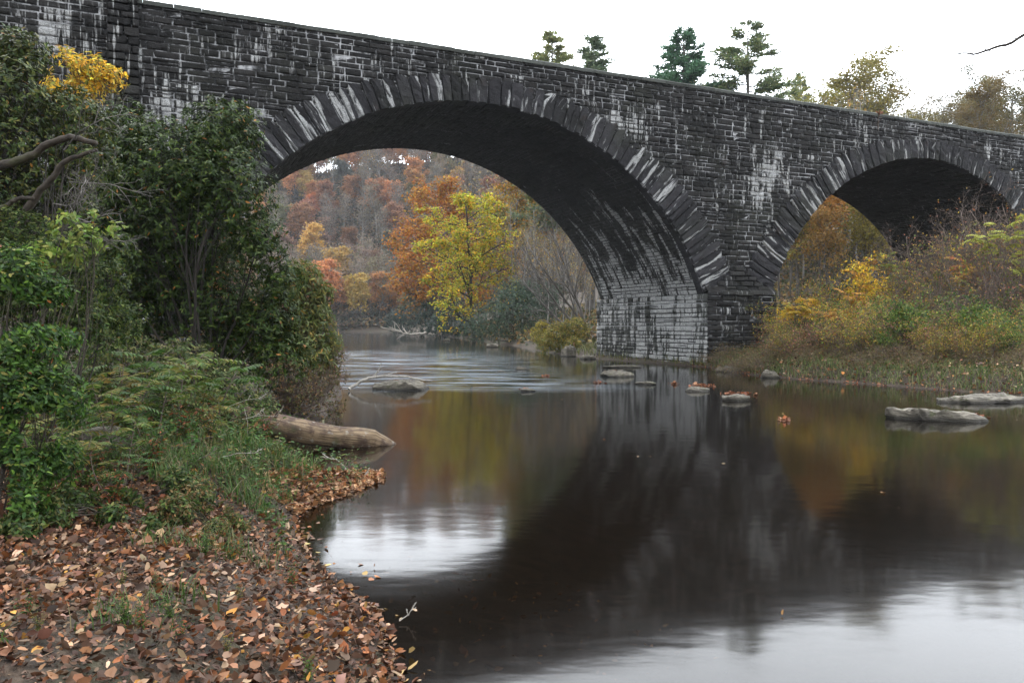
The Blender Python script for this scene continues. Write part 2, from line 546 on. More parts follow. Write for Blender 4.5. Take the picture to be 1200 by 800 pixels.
def blocks(mb, rects, fmap, rng, proud=(0.0, 0.05), gap=0.014, lime=None, sunk=0.07, rough=0.022, nu=6, nv=4):
    """rock-faced stones: every rect (u0,u1,v0,v1) becomes a pillow of nu x nv points"""
    r = np.asarray(rects, float)
    n = len(r)
    if not n: return
    gu = np.array([0, 0.0, *np.linspace(0.12, 0.88, nu - 4), 1, 1.0]); gv = np.array([0, 0.0, *np.linspace(0.2, 0.8, nv - 2), 1, 1.0])
    ins_u = np.array([0, 0.022] + [0.022] * (nu - 4) + [-0.022, 0]); nu_ = len(gu)
    nv_ = len(gv)
    u0, u1, v0, v1 = (r[:, i][:, None, None] for i in range(4))
    gap_u = gap * rng.uniform(0.4, 1.8, (n, 1, 1)); gap_v = gap * rng.uniform(0.3, 1.6, (n, 1, 1))
    U = (u0 + gap_u) + (u1 - u0 - 2 * gap_u) * gu[None, None, :] + np.zeros((n, nv_, 1))
    V = (v0 + gap_v) + (v1 - v0 - 2 * gap_v) * gv[None, :, None] + np.zeros((n, 1, nu_))
    edge = np.zeros((nv_, nu_), bool); edge[0] = edge[-1] = True; edge[:, 0] = edge[:, -1] = True
    ring1 = np.zeros((nv_, nu_), bool); ring1[1] = ring1[-2] = True; ring1[:, 1] = ring1[:, -2] = True; ring1 &= ~edge
    W = rng.uniform(*proud, (n, 1, 1)) + rng.normal(0, rough, (n, nv_, nu_)) + rng.normal(0, rough * 0.6, (n, 1, 1)) * (gv[None, :, None] - .5)
    W = np.where(edge[None], -sunk, W)
    W = np.where(ring1[None], W * 0.6 - 0.005, W)
    # chipped, wavering outlines
    jit = rng.normal(0, 0.007, (n, nv_, nu_)) * ring1[None]
    U = U + jit + np.where(ring1[None], np.sign(0.5 - gu)[None, None, :] * 0.012 * (np.arange(nu_)[None, None, :] == 1) , 0)
    inset = 0.010
    cu, cv = (u0 + u1) / 2, (v0 + v1) / 2
    U = np.where(ring1[None], U + np.clip(cu - U, -inset, inset), U)
    V = np.where(ring1[None], V + np.clip(cv - V, -inset, inset) + rng.normal(0, 0.006, V.shape), V)
    P = fmap(U, V, W)
    idx = np.arange(nv_ * nu_).reshape(nv_, nu_)
    qd = np.stack([idx[:-1, :-1], idx[:-1, 1:], idx[1:, 1:], idx[1:, :-1]], -1).reshape(-1, 4)
    qd = (qd[None] + (np.arange(n) * nv_ * nu_)[:, None, None]).reshape(-1, 4)
    tone = rng.uniform(0, 1, (n, 1, 1)) + np.zeros_like(U)
    lm = (lime(U, V) if lime is not None else np.zeros_like(U)) + rng.normal(0, 0.06, (n, 1, 1))
    c = np.stack([tone, np.clip(lm, 0, 1), np.zeros_like(tone)], -1).reshape(-1, 3)
    mb.add(P.reshape(-1, 3), f4=qd, c=c, uv=np.stack([U, V], -1).reshape(-1, 2))


def courses(rng, v0, v1, intervals, h=(0.16, 0.29), ln=(0.35, 1.05)):
    """coursed rubble inside the (v-dependent) intervals, some stones split in two thin ones"""
    out, v = [], v0
    while v < v1 - 0.05:
        hh = min(rng.uniform(*h), v1 - v)
        if v1 - v - hh < 0.09: hh = v1 - v
        for a, b_ in intervals(v + hh / 2):
            x = a
            while x < b_ - 0.02:
                l = rng.uniform(*ln)
                if b_ - x - l < 0.22: l = b_ - x
                if rng.random() < 0.10 and hh > 0.22:
                    k = rng.uniform(0.4, 0.6)
                    out += [(x, x + l, v, v + hh * k), (x, x + l, v + hh * k, v + hh)]
                else:
                    out.append((x, x + l, v, v + hh))
                x += l
        v += hh
    return out


def ring_t(phi):
    return 0.97 + 0.85 * (abs(math.degrees(phi) - 90) / 68) ** 1.5


def ext_half(z, shrink=0.3):
    """half width hidden behind the arch ring at height z"""
    lo, hi = 0.0, math.pi / 2
    best = 0.0
    for k in range(60):
        ph = math.pi / 2 * k / 59
        r_ = R + ring_t(ph) - shrink
        if ZC + r_ * math.sin(ph) >= z:
            return r_ * math.cos(ph)
    return 0.0


S0, S1 = -62, 62
PIER_W = SPAN - 2 * math.sqrt(R * R - (ZS - ZC) ** 2)


def wall_iv(z):
    hw = ext_half(z)
    if hw <= 0: return [(S0, S1)]
    iv = [(S0, CEN[0] - hw), (CEN[0] + hw, CEN[1] - hw), (CEN[1] + hw, S1)]
    return [i for i in iv if i[1] - i[0] > 0.05]


SPOTS = [(-22.6, 9.8, 1.5, 0.75), (-20.3, 9.4, .8, .6), (3.3, 9.3, 1.5, 0.85), (2.2, 8.3, 1.0, .7), (-3.6, 10.6, 2.0, 0.6), (-1.2, 9.2, 1.6, .5), (1.0, 6.6, 1.6, 0.3),
         (14, 12.0, 1.6, 0.45), (22, 9.8, 1.5, 0.7), (20, 12, 1.2, .5), (7, 10.8, 1.6, .45), (-27, 11.6, 1.4, .7), (-15.5, 11.8, 1.3, .4), (-9, 12.0, 1.3, .45)]


def lime_wall(u_, v_):
    a = 0.22 + 0.22 * fbm(u_ * 0.35, v_ * 0.5, 31)
    for x, y, r_, k in SPOTS:
        a = np.maximum(a, (k * .95) * np.exp(-(((u_ - x) / r_) ** 2 + ((v_ - y) / r_) ** 2)) * (.75 + .5 * vnoise(u_ * 2.3, v_ * .9, 5)))
    return a


rngS = np.random.default_rng(11)
front = lambda U, V, W: np.stack([U, -W, V], -1)
mb = MB()
blocks(mb, courses(rngS, ZS - 0.1, ZT - 0.16, wall_iv), front, rngS, lime=lime_wall)
blocks(mb, courses(rngS, -0.6, ZS - 0.1, lambda z: [(S0, CEN[0] - 11.1), (CEN[1] + 11.1, S1)]), front, rngS, lime=lime_wall)
wall = mb.build('spandrel_wall', M['stone'], bridge)


def strip_wall(mb, y, flip=False):
    ss_ = np.unique(np.concatenate([np.linspace(S0, S1, 600), [c + k for c in CEN for k in (-11.17, 11.17)]]))
    zl = []
    for s in ss_:
        z = -1.0
        for c in CEN:
            x = abs(s - c)
            if x < 11.2: z = ZC + math.sqrt(max((R + 0.3) ** 2 - x * x, 0))
        if CEN[0] + 11.17 < s < CEN[1] - 11.17: z = ZS - 0.3
        zl.append(z)
    n = len(ss_)
    P = np.concatenate([np.stack([ss_, np.full(n, y), zl], -1), np.stack([ss_, np.full(n, y), np.full(n, ZT - 0.1)], -1)])
    q = np.stack([np.arange(n - 1), np.arange(1, n), np.arange(1, n) + n, np.arange(n - 1) + n], -1)
    mb.add(P, f4=q, uv=P[:, [0, 2]])


mb = MB(); strip_wall(mb, 0.022)
mb.build('mortar', M['mortar'], wall)
mb = MB(); strip_wall(mb, WID)
mb.build('upstream_wall', M['stone'], bridge)
# parapets and coping
mb = MB()


def box(mb, x0, x1, y0, y1, z0, z1, c=(0.5, 0.2, 0), bev=0.0):
    P = np.array([(x, y, z) for z in (z0, z1) for y in (y0, y1) for x in (x0, x1)], float)
    mb.add(P, f4=[(0, 1, 3, 2), (4, 6, 7, 5), (0, 4, 5, 1), (2, 3, 7, 6), (0, 2, 6, 4), (1, 5, 7, 3)], c=c, uv=P[:, [0, 2]])


cops = [MB(), MB()]
x = S0
while x < S1:
    l = rngS.uniform(0.7, 1.5)
    for cop, y0, y1 in ((cops[0], -0.07, 0.45), (cops[1], WID - 0.45, WID + 0.07)):
        dz, dy = rngS.uniform(-0.012, 0.02), rngS.uniform(-0.02, 0.02)
        # each coping slab with a chamfered front arris
        xs = (x + 0.006, x + l - 0.006)
        z0, z1 = ZT - 0.165, ZT + dz
        ya, yb = y0 + dy, y1
        prof = [(ya, z0), (ya - 0.01, z1 - 0.04), (ya + 0.04, z1), (yb - 0.04, z1), (yb, z1 - 0.04), (yb, z0)]
        P = [(xx, p[0], p[1]) for xx in xs for p in prof]
        q = [(i, i + 1, i + 7, i + 6) for i in range(5)]
        cc = (rngS.uniform(0, 1), rngS.uniform(0, .35), 0)
        cop.add(P, f4=q + [(0, 1, 2, 5), (2, 3, 4, 5), (6, 7, 8, 11), (8, 9, 10, 11)], c=cc, uv=np.array(P)[:, [0, 2]])
    x += l
for cop in cops: cop.build('coping', M['coping'], bridge, smooth=False)
box(mb, S0, S1, 0.40, 0.44, ZT - 1.1, ZT - 0.16)
mb.build('parapet_inner_face', M['stone'], bridge)
mb = MB()
box(mb, S0, S1, WID - 0.44, WID - 0.40, ZT - 1.1, ZT - 0.16)
mb.build('parapet_inner_face', M['stone'], bridge)
mb = MB(); box(mb, S0, S1, 0.46, WID - 0.46, ZT - 1.3, ZT - 1.0)
mb.build('road_deck', M['mortar_dark'], bridge)
# pilaster on the left
mb = MB()
pil = lambda U, V, W: np.stack([U, -W - 0.16, V], -1)
blocks(mb, courses(rngS, 0, ZT + 0.1, lambda z: [(-24.95, -23.95)], h=(.2, .34), ln=(.4, .8)), pil, rngS, lime=lime_wall, sunk=0.16)
blocks(mb, courses(rngS, 0, ZT + 0.1, lambda z: [(0.0, 0.17)], h=(.2, .34), ln=(.17, .18)), lambda U, V, W: np.stack([-23.97 + W * .3, -U, V], -1), rngS, lime=lime_wall, sunk=0.02)
box(mb, -25.02, -23.88, -0.28, 0.5, ZT + 0.1, ZT + 0.26, (0.9, 0.5, 0))
mb.build('pilaster', M['stone'], bridge)

# arch rings: every voussoir reaches out to a squared corner that beds into the courses
for ci, c in enumerate(CEN):
    mb = MB()
    ph0 = math.asin((ZS - ZC) / R) - 0.005
    ph = ph0
    rr = np.random.default_rng(50 + ci)
    back_m = MB()
    while ph < math.pi - ph0:
        wv = rr.uniform(0.30, 0.56) if abs(math.degrees(ph) - 90) < 30 else rr.uniform(0.30, 0.46)
        p2 = min(ph + wv / R, math.pi - ph0)
        if math.pi - ph0 - p2 < 0.015: p2 = math.pi - ph0
        tt = ring_t((ph + p2) / 2) + rr.uniform(-0.05, 0.07)
        gp = 0.008 / R
        a, b_ = ph + gp, p2 - gp
        r0 = R + rr.uniform(-0.03, 0.02)
        ri = r0
        pt = lambda r_, an: np.array([c + r_ * math.cos(an), ZC + r_ * math.sin(an)])
        A, B = pt(ri, a), pt(ri, b_)
        Ao, Bo = pt(R + tt, a), pt(R + tt, b_)
        right = (a + b_) / 2 < math.pi / 2
        lo, hi = (Ao, Bo) if right else (Bo, Ao)
        corner = np.array([lo[0], hi[1]])
        mid = (Ao + Bo) / 2
        corner = mid + (corner - mid) * 0.9
        poly = np.array([A, Ao, corner, Bo, B])
        cen = poly.mean(0)
        pr = 0.075 + rr.uniform(-0.035, 0.075)
        K = 5
        # long stones: intermediate points on the two radial sides, three across
        rows = 7
        P, uvs = [], []
        for k in range(rows):
            f = k / (rows - 1)
            l_ = A + (Ao - A) * f
            r_ = B + (Bo - B) * f
            m_ = (A + B) / 2 + ((corner if True else mid) - (A + B) / 2) * f
            m_ = (l_ + r_) / 2 if k < rows - 1 else corner
            for j, q_ in enumerate((l_, l_ * .85 + r_ * .15, m_, l_ * .15 + r_ * .85, r_)):
                e = j in (0, 4) or k in (0, rows - 1)
                w = -0.03 if e else pr + rr.normal(0, 0.026)
                if k == rows - 1 and j in (1, 3): q_ = q_ * .5 + corner * .25 + (l_ if j == 1 else r_) * .25
                q2 = q_
                if k in (0, rows - 1) or j in (0, 4): q2 = q_
                P.append((q2[0], -w, q2[1]))
                uvs.append((R * (ph + (p2 - ph) * j / 4), np.hypot(q2[0] - c, q2[1] - ZC) - R))
        # ring of points just inside the outline, so the front face reaches the joints
        P = np.array(P).reshape(rows, 5, 3)
        for k in range(rows):
            for j in range(5):
                if (j in (1, 3) and 0 < k < rows - 1):
                    e_ = P[k, 0 if j == 1 else 4]
                    d_ = P[k, j, [0, 2]] - e_[[0, 2]]
                    P[k, j, [0, 2]] = e_[[0, 2]] + d_ / (np.linalg.norm(d_) + 1e-6) * 0.022
                    P[k, j, 1] = -(pr * 0.8 + rr.normal(0, 0.01))
        e0, e1 = P[0].copy(), P[1]
        P[1, :, [0, 2]] = (P[0, :, [0, 2]] + (P[1, :, [0, 2]] - P[0, :, [0, 2]]) * 0.12)
        P[5, :, [0, 2]] = (P[6, :, [0, 2]] + (P[5, :, [0, 2]] - P[6, :, [0, 2]]) * 0.12)
        idx = np.arange(rows * 5).reshape(rows, 5)
        qd = np.stack([idx[:-1, :-1], idx[:-1, 1:], idx[1:, 1:], idx[1:, :-1]], -1).reshape(-1, 4)
        tone = rr.uniform(0.0, 1)
        lm = np.clip(0.2 + .2 * abs(math.cos(ph)) + rr.normal(0, 0.12) + (0.3 if rr.random() < 0.10 else 0), 0, 1)
        cc = np.zeros((rows, 5, 3)); cc[..., 0] = tone; cc[..., 1] = lm
        if rr.random() < 0.6:      # lime washed out of one joint, spreading towards the intrados
            amt = rr.uniform(.35, .95); sp_ = rr.uniform(.2, 1.0); sd = 0 if rr.random() < (.75 if right else .25) else 1
            for k in range(rows):
                dn = 1 - k / (rows - 1) * rr.uniform(.5, 1)
                e_ = np.array([1, .85, .28 * sp_ * dn + .1, 0, 0]) * amt
                cc[k, :, 1] = np.clip(cc[k, :, 1] * .6 + (e_ if sd == 0 else e_[::-1]), 0, 1)
        mb.add(P.reshape(-1, 3), f4=qd, c=cc.reshape(-1, 3), uv=np.array(uvs))
        # the outer side and the underside of the stone
        S_ = [P[0, 0], P[0, 4], P[rows - 1, 4], P[rows - 1, 2], P[rows - 1, 0]]
        S2 = [s + np.array([0, 0.45, 0]) for s in S_]
        mb.add(S_ + S2, f4=[(0, 1, 6, 5), (1, 2, 7, 6), (2, 3, 8, 7), (3, 4, 9, 8), (4, 0, 5, 9)], c=(tone, 0.05, 0), uv=np.zeros((10, 2)))
        back_m.add([(A[0], 0.012, A[1]), (Ao[0], 0.012, Ao[1]), (Bo[0], 0.012, Bo[1]), (B[0], 0.012, B[1])], f4=[(0, 1, 2, 3)],
                   uv=[(A[0], A[1]), (Ao[0], Ao[1]), (Bo[0], Bo[1]), (B[0], B[1])])
        ph = p2
    rg_o = mb.build('arch_ring', M['ring'], bridge, smooth=False)
    back_m.build('mortar', M['mortar'], rg_o)
    # barrel soffit
    mb = MB()
    Rb = R + 0.10
    sof = lambda U, V, W, c=c: np.stack([c + (Rb - W) * np.cos(V / Rb), U, ZC + (Rb - W) * np.sin(V / Rb)], -1)
    lime_s = lambda U, V: np.clip(0.92 - 0.10 * np.abs(V - Rb * ph0) + 0.25 * fbm(U * .4, V * .2, 5) - 0.12 * ss(4, 10, U), 0, 1) if ci == 0 else np.zeros_like(U)
    blocks(mb, courses(rngS, Rb * ph0, Rb * (math.pi - ph0), lambda z: [(0.42, WID - 0.05)], h=(.14, .24), ln=(.35, .95)), sof, rngS, lime=lime_s,
           proud=(0, 0.025), rough=0.012, sunk=0.03)
    so = mb.build('soffit', M['soffit'], bridge)
    mb = MB()
    an = np.linspace(ph0, math.pi - ph0, 60)
    rm = Rb + 0.012
    P = np.concatenate([np.stack([c + rm * np.cos(an), np.full(60, y), ZC + rm * np.sin(an)], -1) for y in (0.3, WID)])
    uvm = np.concatenate([np.stack([np.full(60, y), rm * an], -1) for y in (0.3, WID)])
    mb.add(P, f4=[(i, i + 1, i + 61, i + 60) for i in range(59)], uv=uvm)
    mb.build('mortar', M['mortar_dark'], so)

# piers
rngP = np.random.default_rng(77)
for pi_, (a, b_) in enumerate(((CEN[0] + 11.17, CEN[1] - 11.17), (CEN[0] - 11.17 - 6, CEN[0] - 11.17), (CEN[1] + 11.17, CEN[1] + 17))):
    mb = MB()
    pf = 0.34
    lime_p = lambda U, V: np.clip(0.60 + 0.22 * fbm(U * .9, V * .25, 15) - 0.1 * ss(5.5, 7.5, U), 0, 1)
    lime_f = lambda U, V: np.clip(0.12 + 0.25 * fbm(U * .8, V * .5, 16), 0, 1)
    blocks(mb, courses(rngP, -0.8, ZS - 0.02, lambda z: [(-pf, WID + 0.2)], h=(.17, .27), ln=(.35, .9)), lambda U, V, W: np.stack([a - W - 0.03, U, V], -1), rngP, lime=lime_p, proud=(0, .035))
    pp = mb.build('pier_side', M['pier'], bridge)
    mb = MB()
    blocks(mb, courses(rngP, -0.8, ZS - 0.02, lambda z: [(-pf, WID + 0.2)], h=(.17, .27), ln=(.35, .9)), lambda U, V, W: np.stack([b_ + W + 0.03, U, V], -1), rngP, lime=lime_f)
    mb.build('pier_side', M['pier'], bridge)
    mb = MB()
    blocks(mb, courses(rngP, -0.8, ZS - 0.02, lambda z: [(a - 0.04, b_ + 0.04)], h=(.2, .36), ln=(.4, 1.1)), lambda U, V, W: np.stack([U, -pf - W, V], -1), rngP, lime=lime_f, proud=(0, .07), rough=.03)
    mb.build('pier_front', M['stone'], bridge)
    mb = MB()
    box(mb, a, b_, -pf + 0.03, WID + 0.15, -1, ZS - 0.04)
    mb.build('mortar', M['mortar'], pp)
    mb = MB()   # weathered sloping cap the rings spring from
    for k in range(5):
        x0 = a - 0.03 + (b_ - a + 0.06) * k / 5; x1 = a - 0.03 + (b_ - a + 0.06) * (k + 1) / 5 - 0.01
        j = rngP.uniform(-0.02, 0.02, 6)
        P = [(x0, -pf - 0.05, ZS - 0.03), (x1, -pf - 0.05, ZS - 0.03), (x1, -pf - 0.04 + j[0], ZS + 0.1 + j[1]), (x0, -pf - 0.04, ZS + 0.1 + j[2]),
             (x0, 0.0, ZS + 0.42 + j[3]), (x1, 0.0, ZS + 0.42 + j[4])]
        mb.add(P, f4=[(0, 1, 2, 3), (3, 2, 5, 4)], c=(rngP.uniform(.2, .9), .25, 0), uv=np.array(P)[:, [0, 2]])
    mid_ = (a + b_) / 2
    if pi_ == 0:
        for q, (za, zb) in enumerate(((.1, .38), (.36, .62), (.6, .86), (.84, 1.1), (1.08, 1.34))):
            hwid = [1.75, 1.35, .95, .6, .3][q]
            blocks(mb, courses(rngP, ZS + za, ZS + zb - .01, lambda z: [(mid_ - hwid, mid_ + hwid)], h=(.25, .3), ln=(.4, .9)), lambda U, V, W: np.stack([U, -.30 + (V - ZS) * .14 - W, V], -1), rngP,
                   lime=lime_f, sunk=.2, proud=(0, .05), rough=.03)
    mb.build('pier_cap', M['stone'], bridge)


# ------------------------------------------------------------------ growing things
def unit(a):
    a = np.asarray(a, float)
    return a / (np.linalg.norm(a, axis=-1, keepdims=True) + 1e-9)


T_LEAF = (np.array([(0, 0, 0), (.42, 0, -.05), (1, 0, -.16), (.25, .42, .05), (.25, -.42, .05), (.66, .36, -.03), (.66, -.36, -.03)]),
          [(0, 1, 3), (0, 4, 1)], [(3, 1, 2, 5), (4, 6, 2, 1)])
T_LONG = (np.array([(0, 0, 0), (.5, 0, -.04), (1, 0, -.22), (.3, .5, .03), (.3, -.5, .03), (.7, .42, -.07), (.7, -.42, -.07)]),
          [(0, 1, 3), (0, 4, 1)], [(3, 1, 2, 5), (4, 6, 2, 1)])
T_CURL = (np.array([(0, 0, .12), (.5, 0, 0), (1, 0, .22), (.22, .42, .16), (.2, -.40, .05), (.62, .44, .12), (.7, -.38, .26)]),
          [(0, 1, 3), (0, 4, 1)], [(3, 1, 2, 5), (4, 6, 2, 1)])
T_ROLL = (np.array([(0, 0, .1), (.5, 0, -.12), (1, 0, .15), (.22, .3, .2), (.2, -.28, .16), (.62, .22, .3), (.7, -.30, .22)]),
          [(0, 1, 3), (0, 4, 1)], [(3, 1, 2, 5), (4, 6, 2, 1)])
_a = np.linspace(0, 2 * np.pi, 10, endpoint=False)
_r = np.array([.55, .36, .46, .34, .42, .45, .40, .36, .5, .33])
T_LOBED = (np.concatenate([[(.5, 0, 0)], np.stack([.5 + _r * np.cos(_a), _r * 1.15 * np.sin(_a), .22 * (_r > .4) * np.array([1, 0, -.4, 0, .8, .3, .9, 0, .2, 0])], -1)]),
           [(0, 1 + i_, 1 + (i_ + 1) % 10) for i_ in range(10)], [])
T_TORN = (np.array([(0, 0, 0), (.45, .05, -.03), (.82, .12, .12), (.2, .46, .12), (.15, -.22, .02), (.5, .5, .22), (.62, -.12, .05)]),
          [(0, 1, 3), (0, 4, 1)], [(3, 1, 2, 5), (4, 6, 2, 1)])
T_QUAD = (np.array([(0, 0, 0), (.5, .4, .06), (1, 0, -.08), (.45, -.4, .06)]), [(0, 3, 2), (0, 2, 1)], [])
T_CLUMP = (np.array([(0, 0, 0), (.35, .5, .1), (.8, .3, -.1), (1, -.1, .05), (.5, -.45, .0), (.45, .05, .22)]),
           [(0, 5, 1), (1, 5, 2), (2, 5, 3), (3, 5, 4), (4, 5, 0)], [])


def leaves(mb, P, D, N, Ln, Wd, C, tpl=T_LEAF, bend=None):
    P, D = np.asarray(P, float), unit(D)
    n = len(P)
    if n == 0: return
    B = unit(np.cross(N, D)); Nn = np.cross(D, B)
    T, f3, f4 = tpl
    Ln = np.broadcast_to(Ln, (n,))[:, None, None]; Wd = np.broadcast_to(Wd, (n,))[:, None, None]
    bz = 1.0 if bend is None else np.broadcast_to(bend, (n,))[:, None, None]
    V = P[:, None, :] + D[:, None, :] * T[None, :, 0:1] * Ln + B[:, None, :] * T[None, :, 1:2] * Wd + Nn[:, None, :] * T[None, :, 2:3] * Ln * bz
    k = len(T)
    off = (np.arange(n) * k)[:, None, None]
    g3 = (np.array(f3)[None] + off).reshape(-1, 3) if len(f3) else None
    g4 = (np.array(f4)[None] + off).reshape(-1, 4) if len(f4) else None
    C = np.broadcast_to(np.asarray(C, float), (n, 3))
    mb.add(V.reshape(-1, 3), f3=g3, f4=g4, c=np.repeat(C, k, 0))


def rdir(r, n, up=0.0):
    d = r.normal(size=(n, 3)); d[:, 2] += up
    return unit(d)


def palette(r, n, cols, w=None, jit=0.18):
    cols = np.array(cols, float)
    i = r.choice(len(cols), n, p=None if w is None else np.array(w) / np.sum(w))
    return cols[i] * np.clip(1 + r.normal(0, jit, (n, 1)), 0.4, 1.8) * np.clip(1 + r.normal(0, 0.05, (n, 3)), 0.7, 1.3)


def tube(mb, pts, rad, sides=6, c=(1, 1, 1), cap=True):
    pts = np.asarray(pts, float); n = len(pts)
    rad = np.broadcast_to(rad, (n,))
    tg = unit(np.gradient(pts, axis=0))
    ref = np.array([0.3, 0.2, 1.0]) if abs(tg[0][2]) < .8 else np.array([1.0, .2, .1])
    a = unit(np.cross(tg, ref)); b_ = np.cross(tg, a)
    th_ = np.linspace(0, 2 * np.pi, sides, endpoint=False)
    V = pts[:, None] + rad[:, None, None] * (np.cos(th_)[None, :, None] * a[:, None] + np.sin(th_)[None, :, None] * b_[:, None])
    i = np.arange(n - 1)[:, None] * sides + np.arange(sides)[None]
    j = np.arange(n - 1)[:, None] * sides + (np.arange(sides)[None] + 1) % sides
    q = np.stack([i, j, j + sides, i + sides], -1).reshape(-1, 4)
    f3 = []
    if cap and sides > 3:
        V = np.concatenate([V.reshape(-1, 3), pts[:1], pts[-1:]])
        f3 = [(k, (k + 1) % sides, n * sides) for k in range(sides)] + [((n - 1) * sides + k, (n - 1) * sides + (k + 1) % sides, n * sides + 1) for k in range(sides)]
    mb.add(V.reshape(-1, 3), f3=f3, f4=q, c=c)


def grow(r, p, d, Ln, rad, lev, spec, out, tips):
    """recursive limb: spec = per level (segments, wander, lift, children, from, angle, length ratio)"""
    seg, wan, lift, kids, frm, ang, ratio = spec[lev]
    pts, rads = [np.array(p, float)], [rad]
    d = unit(np.array(d, float))
    last = lev == len(spec) - 1
    for k in range(seg):
        d = unit(d + r.normal(0, wan, 3) + np.array([0, 0, lift]))
        pts.append(pts[-1] + d * Ln / seg)
        rads.append(rad * (1 - (0.65 if not last else 0.8) * (k + 1) / seg))
    pts = np.array(pts); rads = np.array(rads)
    out.append((lev, pts, rads))
    if last:
        tips.append((pts[-1], d, lev)); tips.append((pts[len(pts) // 2], d, lev))
        return
    az = r.uniform(0, 6.28)
    for k in range(kids):
        t_ = frm + (1 - frm) * (k + r.uniform(0, 1)) / kids
        f = t_ * seg; i = min(int(f), seg - 1); q = pts[i] + (pts[i + 1] - pts[i]) * (f - i)
        base = unit(pts[i + 1] - pts[i])
        az += 2.4 + r.normal(0, .4)
        s1 = unit(np.cross(base, [0.2, 0.1, 1.0] if abs(base[2]) < .9 else [1, 0, 0])); s2 = np.cross(base, s1)
        an = math.radians(ang * r.uniform(0.75, 1.25))
        nd = base * math.cos(an) + (s1 * math.cos(az) + s2 * math.sin(az)) * math.sin(an)
        l2 = Ln * ratio * r.uniform(0.7, 1.2) * (1.15 - 0.65 * t_)
        grow(r, q, nd, l2, max(np.interp(f, np.arange(seg + 1), rads) * 0.62, 0.004), lev + 1, spec, out, tips)
    tips.append((pts[-1], d, lev))


def wood(name, out, mat, parent, sides=(8, 6, 4, 3, 3), minlev=0, maxlev=9):
    mb = MB()
    for lev, p, r_ in out:
        if minlev <= lev <= maxlev:
            tube(mb, p, r_, sides[lev], cap=lev < 1)
    return mb.build(name, mat, parent)


def make_tree(name, seed, h, spec, leaf_n, leaf_l, leaf_w, spread, cols, w=None, trunk_r=None, bark='bark', tpl=T_CLUMP, flat=0.0, lean=(0, 0), crown_from=0.0, fork=1, mat='tree_leaf'):
    r = np.random.default_rng(seed)
    root = thing(name, 'x x x x', 'tree')
    out, tips = [], []
    tr = trunk_r or h * 0.014
    for k in range(fork):
        a = r.uniform(0, 6.28)
        dd = (lean[0] + (0.25 * math.cos(a) if fork > 1 else 0), lean[1] + (0.25 * math.sin(a) if fork > 1 else 0), 1)
        grow(r, (0.05 * math.cos(a) * (fork > 1), 0.05 * math.sin(a) * (fork > 1), -0.3), dd, h * r.uniform(.92, 1.0), tr, 0, spec, out, tips)
    mbw = MB()
    for lev, p, r_ in out:
        rr_ = r_.copy()
        if lev == 0: rr_[0] *= 1.5
        tube(mbw, p, rr_, (8, 5, 4, 3, 3)[lev], cap=lev < 1)
    mbw.build('trunk', M[bark], root)
    if leaf_n:
        tp = np.array([t_[0] for t_ in tips]); td = np.array([t_[1] for t_ in tips])
        k = tp[:, 2] > crown_from * h
        tp, td = tp[k], td[k]
        wts = r.uniform(0.0, 1, len(tp)) ** 1.5
        i = r.choice(len(tp), leaf_n, p=wts / wts.sum())
        P = tp[i] + r.normal(0, 1, (leaf_n, 3)) * spread * np.array([1, 1, 0.55])
        D = unit(r.normal(0, 1, (leaf_n, 3)) * np.array([1, 1, 0.5]) + td[i] * .4 - np.array([0, 0, .3]))
        N = unit(r.normal(0, 1, (leaf_n, 3)) * (1 - flat * .7) + np.array([0, 0, 0.8 + flat]))
        cc = palette(r, leaf_n, cols, w)
        cl = 1 + r.normal(0, .16, len(tp))            # whole sprays differ a little in colour
        cc = cc * np.clip(cl[i], .6, 1.5)[:, None]
        s = r.uniform(.6, 1.3, leaf_n)
        mb = MB(); leaves(mb, P, D, N, leaf_l * s, leaf_w * s, np.clip(cc, 0, 1), tpl)
        mb.build('crown', M[mat], root)
    return root


SP_BROAD = [(8, .07, .02, 15, .28, 55, .42), (6, .13, .05, 7, .25, 45, .5), (4, .16, .04, 4, .2, 45, .55), (3, .2, .03, 0, 0, 0, 0)]
SP_BARE = [(9, .05, .02, 16, .3, 42, .40), (6, .12, .09, 7, .2, 38, .55), (5, .14, .06, 6, .15, 38, .55), (4, .16, .04, 0, 0, 0, 0)]
SP_POLE = [(9, .03, .02, 16, .5, 40, .22), (5, .12, .08, 5, .2, 40, .5), (3, .15, .05, 0, 0, 0, 0)]


def label(o, text, cat=None, group=None):
    o['label'] = text
    if cat: o['category'] = cat
    if group: o['group'] = group
    return o


W1 = (1, 1, 1)
greyscale = [(.9, .9, .9), (1.1, 1.05, .9), (.75, .8, .85)]
# far-off kinds: the crown's colour comes from each tree's own object colour
far_full = [make_tree('hillside_tree', 100 + k, 13, SP_BROAD, 2600, .62, .5, .55, greyscale, crown_from=.25) for k in range(3)]
far_thin = [make_tree('thin_tree', 120 + k, 14, SP_BARE, 700, .45, .35, .6, greyscale, bark='bark_pale', crown_from=.3) for k in range(3)]


